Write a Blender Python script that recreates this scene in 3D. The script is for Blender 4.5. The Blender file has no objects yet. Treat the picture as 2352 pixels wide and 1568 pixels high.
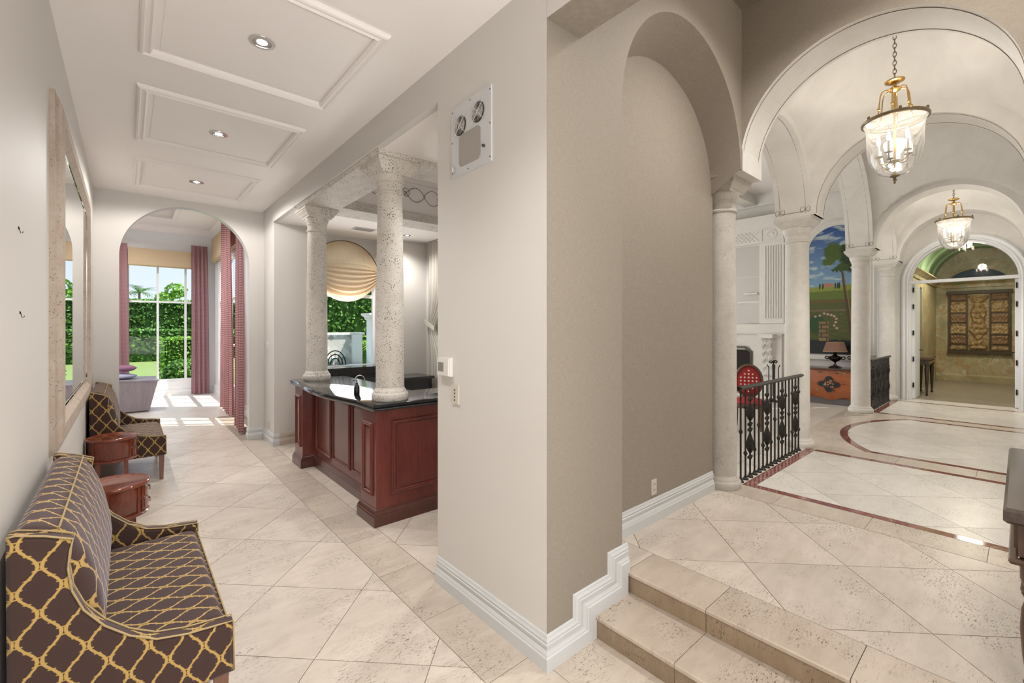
import bpy, math, random
from math import sin, cos, pi, sqrt, atan2, radians
from mathutils import Vector, Matrix
random.seed(7)
SC = bpy.context.scene
COL = SC.collection

# ------------------------------------------------------------------ camera
TH = 0.715845
EYE = 1.75
cam_data = bpy.data.cameras.new('camera')
cam_data.sensor_fit = 'HORIZONTAL'
cam_data.sensor_width = 36.0
cam_data.lens = 36.0 * 1017.03 / 2352.0
cam_data.shift_y = -(784.0 - 753.17) / 2352.0
cam_data.clip_start = 0.02
cam = bpy.data.objects.new('camera', cam_data)
cam.location = (0, 0, EYE)
cam.rotation_euler = (pi / 2, 0, -TH)
COL.objects.link(cam)
SC.camera = cam

# ------------------------------------------------------------------ world, sun, daylight, exposure
SC.view_settings.view_transform = 'Standard'
SC.view_settings.look = 'None'
SC.view_settings.gamma = 1.0
SC.view_settings.exposure = 0.38
SC.view_settings.use_curve_mapping = False
SC.cycles.max_bounces = 7
SC.cycles.diffuse_bounces = 4
SC.cycles.glossy_bounces = 3
SC.cycles.transparent_max_bounces = 12
SC.cycles.caustics_reflective = False
SC.cycles.caustics_refractive = False
SC.cycles.sample_clamp_indirect = 6.0
SC.cycles.use_adaptive_sampling = True
SC.cycles.adaptive_threshold = 0.05
SC.cycles.adaptive_min_samples = 16

world = bpy.data.worlds.new('sky')
SC.world = world
world.use_nodes = True
wn = world.node_tree
for n in list(wn.nodes):
    wn.nodes.remove(n)
w_out = wn.nodes.new('ShaderNodeOutputWorld')
w_bg = wn.nodes.new('ShaderNodeBackground')
w_tc = wn.nodes.new('ShaderNodeTexCoord')
w_sep = wn.nodes.new('ShaderNodeSeparateXYZ')
w_ramp = wn.nodes.new('ShaderNodeValToRGB')
w_ramp.color_ramp.elements[0].position = 0.0
w_ramp.color_ramp.elements[0].color = (0.80, 0.90, 1.0, 1)
w_ramp.color_ramp.elements[1].position = 0.6
w_ramp.color_ramp.elements[1].color = (0.40, 0.60, 0.95, 1)
wn.links.new(w_tc.outputs['Generated'], w_sep.inputs[0])
wn.links.new(w_sep.outputs['Z'], w_ramp.inputs[0])
wn.links.new(w_ramp.outputs[0], w_bg.inputs['Color'])
w_bg.inputs['Strength'].default_value = 0.85
wn.links.new(w_bg.outputs[0], w_out.inputs[0])

def add_light(kind, name, loc, energy, color=(1, 1, 1), rot=None, size=0.1, size_y=None, spot=None, blend=0.5, angle=None):
    ld = bpy.data.lights.new(name, kind)
    ld.energy = energy
    ld.color = color
    if kind == 'AREA':
        ld.shape = 'RECTANGLE' if size_y else 'DISK'
        ld.size = size
        if size_y:
            ld.size_y = size_y
    elif kind in ('POINT', 'SPOT'):
        ld.shadow_soft_size = size
        if kind == 'SPOT':
            ld.spot_size = spot
            ld.spot_blend = blend
    elif kind == 'SUN':
        ld.angle = angle or 0.01
    o = bpy.data.objects.new(name, ld)
    o.location = loc
    if rot is not None:
        o.rotation_euler = rot
    COL.objects.link(o)
    return o

def aim(o, d):
    o.rotation_euler = Vector(d).to_track_quat('-Z', 'Y').to_euler()

sun = add_light('SUN', 'sun', (6, 4, 12), 6.5, (1.0, 0.95, 0.86), angle=0.012)
aim(sun, (-0.46, 0.34, -1.0))
# added fill light low behind the viewer, aimed up to lift the ceilings
fill_hall = add_light('AREA', 'hall_fill_light', (0.65, -2.40, 0.8), 102.0, (1.0, 0.98, 0.95), size=1.8, size_y=1.5)
aim(fill_hall, (0, 0.75, 1.0))
# added fill light before the living room's blank far wall, facing the arcade
fill_living = add_light('AREA', 'living_fill_light', (8.0, 7.7, 2.3), 190.0, (1.0, 0.98, 0.95), size=6.0, size_y=3.4)
aim(fill_living, (0.15, -1, 0))
# daylight through the bar's arched window
day_bar = add_light('AREA', 'bar_window_daylight', (2.77, 7.56, 1.75), 30.0, (1.0, 0.99, 0.97), size=1.0, size_y=1.1)
aim(day_bar, (0, -1, 0))

# ------------------------------------------------------------------ node helpers
class NT:
    def __init__(s, name):
        s.m = bpy.data.materials.new(name)
        s.m.use_nodes = True
        s.t = s.m.node_tree
        s.b = s.t.nodes['Principled BSDF']
        s.o = s.t.nodes['Material Output']
    def n(s, typ, **kw):
        nd = s.t.nodes.new('ShaderNode' + typ)
        for k, v in kw.items():
            setattr(nd, k, v)
        return nd
    def l(s, a, b):
        s.t.links.new(a, b)
    def inp(s, sock, v):
        if v is None:
            return
        if hasattr(v, 'is_linked') or isinstance(v, bpy.types.NodeSocket):
            s.l(v, sock)
        else:
            sock.default_value = v
    def math(s, op, a, b=None, c=None, clamp=False):
        nd = s.n('Math', operation=op)
        nd.use_clamp = clamp
        s.inp(nd.inputs[0], a); s.inp(nd.inputs[1], b); s.inp(nd.inputs[2], c)
        return nd.outputs[0]
    def mix(s, f, a, b, mode='MIX'):
        nd = s.n('Mix', data_type='RGBA', blend_type=mode)
        s.inp(nd.inputs[0], f)
        for k, v in ((6, a), (7, b)):
            if isinstance(v, tuple) and len(v) == 3:
                v = (*v, 1)
            s.inp(nd.inputs[k], v)
        return nd.outputs[2]
    def coord(s, which='Object', rnd=0.0, scale=None):
        tc = s.n('TexCoord').outputs[which]
        if rnd:
            oi = s.n('ObjectInfo').outputs['Random']
            m = s.math('MULTIPLY', oi, rnd)
            cb = s.n('CombineXYZ')
            s.l(m, cb.inputs[0]); s.l(m, cb.inputs[1]); s.l(m, cb.inputs[2])
            va = s.n('VectorMath', operation='ADD')
            s.l(tc, va.inputs[0]); s.l(cb.outputs[0], va.inputs[1])
            tc = va.outputs[0]
        if scale:
            vm = s.n('VectorMath', operation='MULTIPLY')
            s.l(tc, vm.inputs[0]); vm.inputs[1].default_value = scale
            tc = vm.outputs[0]
        return tc
    def noise(s, co, scale, detail=3.0, rough=0.55, dist=0.0):
        nd = s.n('TexNoise')
        s.l(co, nd.inputs['Vector'])
        nd.inputs['Scale'].default_value = scale
        nd.inputs['Detail'].default_value = detail
        nd.inputs['Roughness'].default_value = rough
        nd.inputs['Distortion'].default_value = dist
        return nd.outputs['Fac']
    def rng(s, v, a, b, c=0.0, d=1.0):
        nd = s.n('MapRange')
        nd.clamp = True
        s.l(v, nd.inputs[0])
        for i, q in enumerate((a, b, c, d)):
            nd.inputs[i + 1].default_value = q
        return nd.outputs[0]
    def bump(s, h, strength=0.2, dist=0.01):
        nd = s.n('Bump')
        nd.inputs['Strength'].default_value = strength
        nd.inputs['Distance'].default_value = dist
        s.l(h, nd.inputs['Height'])
        s.l(nd.outputs[0], s.b.inputs['Normal'])
    def fin(s, col=None, rough=0.5, metal=0.0, spec=None, coat=None):
        if col is not None:
            if isinstance(col, tuple):
                col = (*col, 1) if len(col) == 3 else col
            s.inp(s.b.inputs['Base Color'], col)
        s.inp(s.b.inputs['Roughness'], rough)
        s.b.inputs['Metallic'].default_value = metal
        if spec is not None:
            s.b.inputs['Specular IOR Level'].default_value = spec
        if coat is not None:
            s.b.inputs['Coat Weight'].default_value = coat
            s.b.inputs['Coat Roughness'].default_value = 0.08
        return s.m

def plain(name, col, rough=0.5, metal=0.0, spec=None, coat=None, var=0.06, scale=6.0, bump=0.0):
    t = NT(name)
    co = t.coord('Object', 7.0)
    f = t.noise(co, scale, 2)
    c = t.mix(f, tuple(max(0, v * (1 - var)) for v in col), tuple(min(1, v * (1 + var)) for v in col))
    if bump:
        t.bump(t.noise(co, scale * 8, 3), bump, 0.004)
    return t.fin(c, rough, metal, spec, coat)

M = {}
M['paint'] = plain('painted_plaster', (0.665, 0.64, 0.608), 0.6, var=0.02, scale=1.2)
M['ceil'] = plain('ceiling_plaster', (0.90, 0.86, 0.835), 0.6, var=0.025, scale=1.6)
M['trim'] = plain('white_gloss_trim', (0.62, 0.632, 0.638), 0.3, var=0.015)
M['frame_white'] = plain('white_joinery', (0.82, 0.83, 0.85), 0.35, var=0.02)

t = NT('linen_wallpaper')
co = t.coord('Object')
cx = t.n('VectorMath', operation='MULTIPLY'); t.l(co, cx.inputs[0]); cx.inputs[1].default_value = (260, 260, 30)
cz = t.n('VectorMath', operation='MULTIPLY'); t.l(co, cz.inputs[0]); cz.inputs[1].default_value = (30, 30, 260)
w = t.math('ADD', t.noise(cx.outputs[0], 1.0, 2), t.noise(cz.outputs[0], 1.0, 2))
f = t.rng(w, 0.7, 1.3)
c = t.mix(f, (0.268, 0.228, 0.184), (0.328, 0.286, 0.237))
M['linen'] = t.fin(c, 0.75)
t.bump(w, 0.08, 0.002)

t = NT('cream_limewash')
co = t.coord('Object', 5.0)
f = t.rng(t.noise(co, 2.2, 5, 0.6, 0.6), 0.3, 0.7)
c = t.mix(f, (0.68, 0.655, 0.615), (0.79, 0.77, 0.735))
M['lime'] = t.fin(c, 0.65)

def travertine(name, a, b, vein, rnd=31.0, rough=0.30, pit=1.15):
    t = NT(name)
    co = t.coord('Object', rnd)
    big = t.noise(co, 1.7, 3, 0.6, 0.5)
    st = t.n('VectorMath', operation='MULTIPLY'); t.l(co, st.inputs[0]); st.inputs[1].default_value = (2.2, 7.5, 2.2)
    band = t.noise(st.outputs[0], 1.6, 4, 0.65, 0.4)
    f = t.rng(t.math('ADD', t.math('MULTIPLY', big, 0.5), t.math('MULTIPLY', band, 0.5)), 0.36, 0.66)
    c = t.mix(f, a, b)
    st2 = t.n('VectorMath', operation='MULTIPLY'); t.l(co, st2.inputs[0]); st2.inputs[1].default_value = (0.9, 2.6, 1.0)
    pits = t.noise(st2.outputs[0], 50.0, 3, 0.65, 0.8)
    msk = t.noise(co, 3.6, 3)
    pm = t.math('MULTIPLY', t.rng(pits, 0.56, 0.64), t.rng(msk, 0.46, 0.60), clamp=True)
    vn = t.noise(st.outputs[0], 7.0, 4, 0.7, 0.6)
    vm_ = t.math('MULTIPLY', t.rng(vn, 0.56, 0.70), t.rng(big, 0.42, 0.60), clamp=True)
    c = t.mix(t.math('MULTIPLY', vm_, 0.55), c, tuple(0.62 * q for q in a))
    c = t.mix(t.math('MULTIPLY', pm, 0.80 * pit), c, vein)
    oi = t.n('ObjectInfo').outputs['Random']
    val = t.rng(oi, 0, 1, 0.92, 1.04)
    hs = t.n('HueSaturation'); t.l(c, hs.inputs['Color']); t.l(val, hs.inputs['Value'])
    return t.fin(hs.outputs[0], t.rng(pm, 0, 1, rough, 0.6), spec=0.35)
M['trav'] = travertine('travertine_tile', (0.58, 0.51, 0.44), (0.74, 0.665, 0.585), (0.20, 0.16, 0.12))
M['trav_band'] = travertine('travertine_band', (0.49, 0.42, 0.35), (0.66, 0.58, 0.495), (0.18, 0.14, 0.10))
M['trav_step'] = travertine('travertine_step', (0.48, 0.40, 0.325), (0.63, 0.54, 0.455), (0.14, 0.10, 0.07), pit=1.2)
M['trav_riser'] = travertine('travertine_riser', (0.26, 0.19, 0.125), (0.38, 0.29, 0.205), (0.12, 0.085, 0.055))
M['trav_hall'] = travertine('corridor_travertine', (0.61, 0.57, 0.52), (0.74, 0.705, 0.655), (0.26, 0.22, 0.18), pit=0.8, rough=0.30)
M['grout'] = plain('grout', (0.30, 0.25, 0.20), 0.8, var=0.1, scale=20)

t = NT('red_marble')
co = t.coord('Object', 11.0)
v = t.noise(co, 14.0, 6, 0.65, 1.4)
c = t.mix(t.rng(v, 0.35, 0.7), (0.17, 0.055, 0.045), (0.30, 0.12, 0.10))
vein = t.rng(t.noise(co, 6.0, 4, 0.6, 2.2), 0.60, 0.64)
c = t.mix(t.math('MULTIPLY', vein, 0.35), c, (0.62, 0.45, 0.40))
M['red'] = t.fin(c, 0.08, spec=0.5)

def coral(name, a, b, scale=64.0, thr=0.28, amt=0.85):
    t = NT(name)
    co = t.coord('Object', 13.0)
    vo = t.n('TexVoronoi'); t.l(co, vo.inputs['Vector']); vo.inputs['Scale'].default_value = scale
    jit = t.noise(co, 9.0, 3)
    d = t.math('ADD', vo.outputs['Distance'], t.rng(jit, 0.35, 0.7, 0.16, -0.06))
    sp = t.rng(d, thr, thr + 0.06, 1.0, 0.0)
    f = t.noise(co, 7.0, 4, 0.7)
    c = t.mix(t.rng(f, 0.3, 0.7), a, b)
    c = t.mix(t.math('MULTIPLY', sp, amt), c, (0.13, 0.115, 0.10))
    t.bump(t.math('SUBTRACT', f, t.math('MULTIPLY', sp, 1.2)), 0.25, 0.006)
    return t.fin(c, 0.8)
M['coral'] = coral('coral_stone', (0.60, 0.56, 0.505), (0.70, 0.665, 0.61))
M['coral_gray'] = coral('coral_stone_landing', (0.50, 0.465, 0.415), (0.60, 0.565, 0.515), 90.0, 0.22, 0.7)
M['coral_pale'] = coral('coral_stone_pale', (0.64, 0.615, 0.57), (0.73, 0.705, 0.665), 60.0, 0.16, 0.6)
M['coral_tan'] = coral('coral_stone_tan', (0.42, 0.33, 0.255), (0.54, 0.46, 0.385), 60.0, 0.2, 0.8)
M['cast'] = plain('cast_stone', (0.72, 0.70, 0.66), 0.7, var=0.07, scale=18, bump=0.15)

def wood(name, a, b, rough=0.25, scale=(3, 3, 0.35), coat=0.3):
    t = NT(name)
    co = t.coord('Object', 9.0, scale)
    g = t.noise(co, 14.0, 6, 0.6, 0.6)
    big = t.noise(co, 2.0, 3)
    f = t.rng(t.math('ADD', t.math('MULTIPLY', g, 0.6), t.math('MULTIPLY', big, 0.4)), 0.33, 0.68)
    return t.fin(t.mix(f, a, b), rough, coat=coat)
M['mahog'] = wood('mahogany', (0.105, 0.019, 0.015), (0.20, 0.045, 0.032), 0.28)
M['mahog_dark'] = wood('mahogany_plinth', (0.060, 0.018, 0.013), (0.115, 0.036, 0.025), 0.3)
M['cherry'] = wood('cherry_wood', (0.13, 0.024, 0.012), (0.26, 0.062, 0.03), 0.2, (3, 3, 1), 0.5)
M['legwood'] = wood('walnut_leg', (0.16, 0.07, 0.04), (0.25, 0.12, 0.075), 0.3)
M['darkwood'] = wood('ebonised_oak', (0.055, 0.036, 0.026), (0.12, 0.085, 0.065), 0.22, (1, 3, 3), 0.3)
M['carvewood'] = wood('carved_oak', (0.06, 0.032, 0.02), (0.16, 0.075, 0.04), 0.35)
M['marq'] = wood('marquetry_orange', (0.27, 0.070, 0.022), (0.45, 0.135, 0.042), 0.25, (3, 0.5, 3))
M['greywood'] = wood('grey_limed_wood', (0.24, 0.205, 0.24), (0.35, 0.31, 0.35), 0.4)

t = NT('black_granite')
co = t.coord('Object')
sp = t.rng(t.noise(co, 160.0, 2), 0.62, 0.7)
M['granite'] = t.fin(t.mix(sp, (0.012, 0.013, 0.014), (0.10, 0.10, 0.10)), 0.06, spec=0.6)

M['iron'] = plain('wrought_iron', (0.028, 0.024, 0.020), 0.42, 0.6, var=0.2, scale=30)
M['brass'] = plain('antique_brass', (0.55, 0.36, 0.14), 0.28, 1.0, var=0.2, scale=30)
M['bronze'] = plain('aged_bronze', (0.24, 0.19, 0.12), 0.35, 1.0, var=0.25, scale=30)
M['chrome'] = plain('chrome', (0.8, 0.8, 0.8), 0.1, 1.0, var=0.02)
M['pewter'] = plain('dark_bronze_urn', (0.05, 0.045, 0.035), 0.25, 0.9, var=0.3, scale=30)
M['black'] = plain('black_plastic', (0.015, 0.015, 0.016), 0.35, var=0.1)
M['ivory'] = plain('ivory_plastic', (0.62, 0.58, 0.50), 0.4, var=0.02)
M['white_plastic'] = plain('white_plastic', (0.74, 0.72, 0.68), 0.4, var=0.02)
M['slot'] = plain('dark_slot', (0.05, 0.045, 0.04), 0.6, var=0.1)
M['screen'] = plain('grey_display', (0.24, 0.24, 0.215), 0.25, var=0.04)
M['mesh_grey'] = plain('perforated_steel', (0.40, 0.37, 0.34), 0.6, 0.2, var=0.25, scale=400)
M['candle'] = plain('candle_sleeve', (0.80, 0.74, 0.62), 0.5, var=0.03)
M['linen_shade'] = plain('linen_valance', (0.56, 0.43, 0.28), 0.8, var=0.05, scale=60)

def glass_mat(name, gl=0.08, tint=(1, 1, 1), rough=0.02, milky=0.0, fk=0.9):
    t = NT(name)
    t.t.nodes.remove(t.b)
    tr = t.n('BsdfTransparent'); tr.inputs[0].default_value = (*tint, 1)
    g = t.n('BsdfGlossy'); g.inputs['Roughness'].default_value = rough
    fr = t.n('Fresnel'); fr.inputs[0].default_value = 1.45
    f = t.math('ADD', t.math('MULTIPLY', fr.outputs[0], fk), gl, clamp=True)
    mx = t.n('MixShader'); t.l(f, mx.inputs[0]); t.l(tr.outputs[0], mx.inputs[1]); t.l(g.outputs[0], mx.inputs[2])
    out = mx.outputs[0]
    if milky:
        d = t.n('BsdfTranslucent'); d.inputs[0].default_value = (0.95, 0.93, 0.9, 1)
        m2 = t.n('MixShader'); m2.inputs[0].default_value = milky
        t.l(out, m2.inputs[1]); t.l(d.outputs[0], m2.inputs[2]); out = m2.outputs[0]
    t.l(out, t.o.inputs[0])
    return t.m
M['glass'] = glass_mat('window_glass', 0.0, fk=0.10)
M['bell_glass'] = glass_mat('bell_jar_glass', 0.03, (1, 1, 1), 0.05, 0.07)
M['door_glass'] = glass_mat('door_transom_glass', 0.03)

def emit(name, col, s):
    t = NT(name)
    t.b.inputs['Base Color'].default_value = (*col, 1)
    t.b.inputs['Emission Color'].default_value = (*col, 1)
    t.b.inputs['Emission Strength'].default_value = s
    return t.m
M['bulb'] = emit('lit_bulb', (1.0, 0.86, 0.66), 14.0)
M['down'] = emit('lit_downlight', (1.0, 0.95, 0.88), 9.0)

t = NT('mirror_glass')
M['mirror'] = t.fin((0.82, 0.84, 0.84), 0.01, 1.0)

# patterned upholstery: ogee trellis from UV (metres)
def trellis(name, base, base2, line, P=0.058, L=0.163, wd=0.0052):
    t = NT(name)
    uv = t.n('TexCoord').outputs['UV']
    sx = t.n('SeparateXYZ'); t.l(uv, sx.inputs[0])
    u, v = sx.outputs[0], sx.outputs[1]
    s = t.math('MULTIPLY', t.math('SINE', t.math('MULTIPLY', v, 2 * pi / L)), P * 0.40)
    d1 = t.math('ABSOLUTE', t.math('WRAP', t.math('SUBTRACT', u, s), P, -P))
    d2 = t.math('ABSOLUTE', t.math('WRAP', t.math('SUBTRACT', t.math('ADD', u, s), P), P, -P))
    d = t.math('MINIMUM', d1, d2)
    co = t.coord('UV')
    wob = t.rng(t.noise(co, 85.0, 2), 0.3, 0.7, -0.0012, 0.0012)
    ln = t.rng(t.math('ADD', d, wob), wd * 0.75, wd * 1.15, 1.0, 0.0)
    # little barbs along the vine
    barb = t.math('ABSOLUTE', t.math('WRAP', v, L / 12, -L / 12))
    bb = t.math('MULTIPLY', t.rng(barb, 0.0020, 0.0028, 1.0, 0.0), t.rng(d, 0.0085, 0.0105, 1.0, 0.0))
    ln = t.math('MAXIMUM', ln, t.math('MULTIPLY', bb, 0.9))
    wv = t.noise(co, 600.0, 2)
    b = t.mix(t.rng(wv, 0.3, 0.7), base, base2)
    c = t.mix(ln, b, line)
    t.b.inputs['Sheen Weight'].default_value = 0.28
    t.b.inputs['Sheen Tint'].default_value = (0.75, 0.72, 0.85, 1)
    t.bump(t.math('ADD', wv, ln), 0.15, 0.002)
    return t.fin(c, 0.75, spec=0.25)
M['trellis'] = trellis('trellis_upholstery', (0.040, 0.020, 0.015), (0.075, 0.040, 0.032), (0.50, 0.33, 0.10))
M['piping'] = plain('gold_piping', (0.42, 0.31, 0.15), 0.7, var=0.25, scale=180)

# gingham drapery from UV (metres), slightly translucent
def cloth(name, c1, c2, pitch=0.02, trans=0.35, check=True):
    t = NT(name)
    uv = t.n('TexCoord').outputs['UV']
    sx = t.n('SeparateXYZ'); t.l(uv, sx.inputs[0])
    if check:
        a = t.math('ABSOLUTE', t.math('WRAP', sx.outputs[0], pitch, -pitch))
        b = t.math('ABSOLUTE', t.math('WRAP', sx.outputs[1], pitch, -pitch))
        k = t.math('MULTIPLY', t.math('ADD', t.math('GREATER_THAN', a, pitch / 2), t.math('GREATER_THAN', b, pitch / 2)), 0.5)
    else:
        k = t.noise(uv, 30.0, 3)
    c = t.mix(k, c1, c2)
    t.inp(t.b.inputs['Base Color'], c)
    t.b.inputs['Roughness'].default_value = 0.85
    t.b.inputs['Specular IOR Level'].default_value = 0.1
    tl = t.n('BsdfTranslucent'); t.l(c, tl.inputs[0])
    mx = t.n('MixShader'); mx.inputs[0].default_value = trans
    t.l(t.b.outputs[0], mx.inputs[1]); t.l(tl.outputs[0], mx.inputs[2]); t.l(mx.outputs[0], t.o.inputs[0])
    return t.m
M['gingham'] = cloth('red_gingham_drape', (0.58, 0.36, 0.36), (0.24, 0.075, 0.085), 0.022, 0.25)
M['mauve'] = cloth('mauve_drape', (0.46, 0.275, 0.29), (0.36, 0.18, 0.20), 0.016, 0.3)
M['silk'] = cloth('cream_silk_shade', (0.78, 0.63, 0.45), (0.68, 0.51, 0.33), 0.03, 0.45, False)
M['greydrape'] = cloth('ivory_drape', (0.66, 0.63, 0.57), (0.56, 0.53, 0.475), 0.03, 0.3, False)
M['pinkcush'] = plain('plum_cushion', (0.26, 0.12, 0.20), 0.8, var=0.1, scale=50)
M['lilac'] = plain('lilac_throw', (0.40, 0.41, 0.56), 0.85, var=0.1, scale=50)
M['redchair'] = plain('red_upholstery', (0.36, 0.02, 0.025), 0.7, var=0.15, scale=40)

def leafmat(name, a, b, tr=0.3):
    t = NT(name)
    at = t.n('Attribute'); at.attribute_name = 'tint'
    c = t.mix(at.outputs['Fac'], a, b)
    t.inp(t.b.inputs['Base Color'], c)
    t.b.inputs['Roughness'].default_value = 0.5
    tl = t.n('BsdfTranslucent'); t.l(c, tl.inputs[0])
    mx = t.n('MixShader'); mx.inputs[0].default_value = tr
    t.l(t.b.outputs[0], mx.inputs[1]); t.l(tl.outputs[0], mx.inputs[2]); t.l(mx.outputs[0], t.o.inputs[0])
    return t.m
M['leaf'] = leafmat('hedge_leaf', (0.03, 0.11, 0.015), (0.17, 0.38, 0.05))
M['leaf_bright'] = leafmat('bright_shrub_leaf', (0.10, 0.28, 0.02), (0.34, 0.60, 0.08))
M['leaf_dark'] = leafmat('dark_hedge_leaf', (0.012, 0.045, 0.010), (0.06, 0.15, 0.025))
M['grassm'] = plain('lawn_grass', (0.19, 0.265, 0.075), 0.8, var=0.3, scale=3)
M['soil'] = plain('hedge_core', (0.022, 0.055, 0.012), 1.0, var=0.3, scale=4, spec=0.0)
M['water'] = plain('pool_water', (0.25, 0.42, 0.42), 0.05, var=0.2, scale=3)

t = NT('diamond_stone_mosaic')
co = t.coord('Object')
mp = t.n('Mapping'); t.l(co, mp.inputs[0]); mp.inputs['Rotation'].default_value = (0, radians(45), 0); mp.inputs['Scale'].default_value = (8, 8, 8)
ck = t.n('TexVoronoi'); ck.distance = 'CHEBYCHEV'; ck.inputs['Randomness'].default_value = 0.0; ck.inputs['Scale'].default_value = 1.0
t.l(mp.outputs[0], ck.inputs['Vector'])
wn_ = t.n('TexWhiteNoise'); t.l(ck.outputs['Position'], wn_.inputs['Vector'])
c = t.mix(wn_.outputs['Value'], (0.30, 0.28, 0.25), (0.62, 0.60, 0.55))
M['mosaic'] = t.fin(c, 0.6)

t = NT('veined_gold_marble')
co = t.coord('Object')
base = t.mix(t.rng(t.noise(co, 1.3, 5, 0.6, 1.0), 0.35, 0.68), (0.27, 0.25, 0.14), (0.52, 0.45, 0.29))
sh = t.n('VectorMath', operation='MULTIPLY'); t.l(co, sh.inputs[0]); sh.inputs[1].default_value = (1, 1.0, 0.8)
v1 = t.math('ABSOLUTE', t.math('SUBTRACT', t.noise(sh.outputs[0], 1.1, 5, 0.55, 1.2), 0.5))
v2 = t.math('ABSOLUTE', t.math('SUBTRACT', t.noise(sh.outputs[0], 1.8, 4, 0.55, 0.8), 0.47))
c = t.mix(t.rng(v1, 0.0, 0.02, 0.7, 0.0), base, (0.42, 0.22, 0.08))
c = t.mix(t.rng(v2, 0.0, 0.013, 0.6, 0.0), c, (0.66, 0.62, 0.52))
M['goldmarble'] = t.fin(c, 0.35)
M['greenvault'] = plain('verdigris_vault', (0.27, 0.40, 0.24), 0.7, var=0.3, scale=2.2)
M['greymarble'] = plain('grey_marble', (0.36, 0.35, 0.33), 0.4, var=0.15, scale=3)
t = NT('carved_gilt_wood')
co = t.coord('Object')
f = t.noise(co, 16.0, 4)
M['gilt'] = t.fin(t.mix(t.rng(f, 0.35, 0.65), (0.18, 0.115, 0.055), (0.42, 0.30, 0.155)), 0.45)
M['gilt_red'] = plain('carved_brown_panel', (0.20, 0.12, 0.065), 0.5, var=0.3, scale=14)
M['carved_frame'] = plain('dark_walnut_frame', (0.06, 0.045, 0.03), 0.5, var=0.3, scale=14)
M['bluepaint'] = plain('painted_blue_lunette', (0.05, 0.10, 0.20), 0.6, var=0.4, scale=4)
M['overmirror'] = plain('pale_niche_panel', (0.54, 0.52, 0.49), 0.4, var=0.03)
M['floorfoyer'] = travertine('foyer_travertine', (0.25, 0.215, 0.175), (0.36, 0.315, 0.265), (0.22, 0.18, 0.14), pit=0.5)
M['firebox'] = plain('dark_firebox', (0.02, 0.018, 0.017), 0.9, var=0.3)  # one flat dark colour for the panel closing the opening
M['shade_brown'] = plain('pleated_brown_silk', (0.24, 0.13, 0.095), 0.8, var=0.1, scale=60)
M['stripe_light'] = plain('grey_base_wood', (0.13, 0.115, 0.115), 0.35, var=0.1)
M['ink'] = plain('scroll_ink', (0.30, 0.245, 0.19), 0.8, var=0.1)

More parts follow.
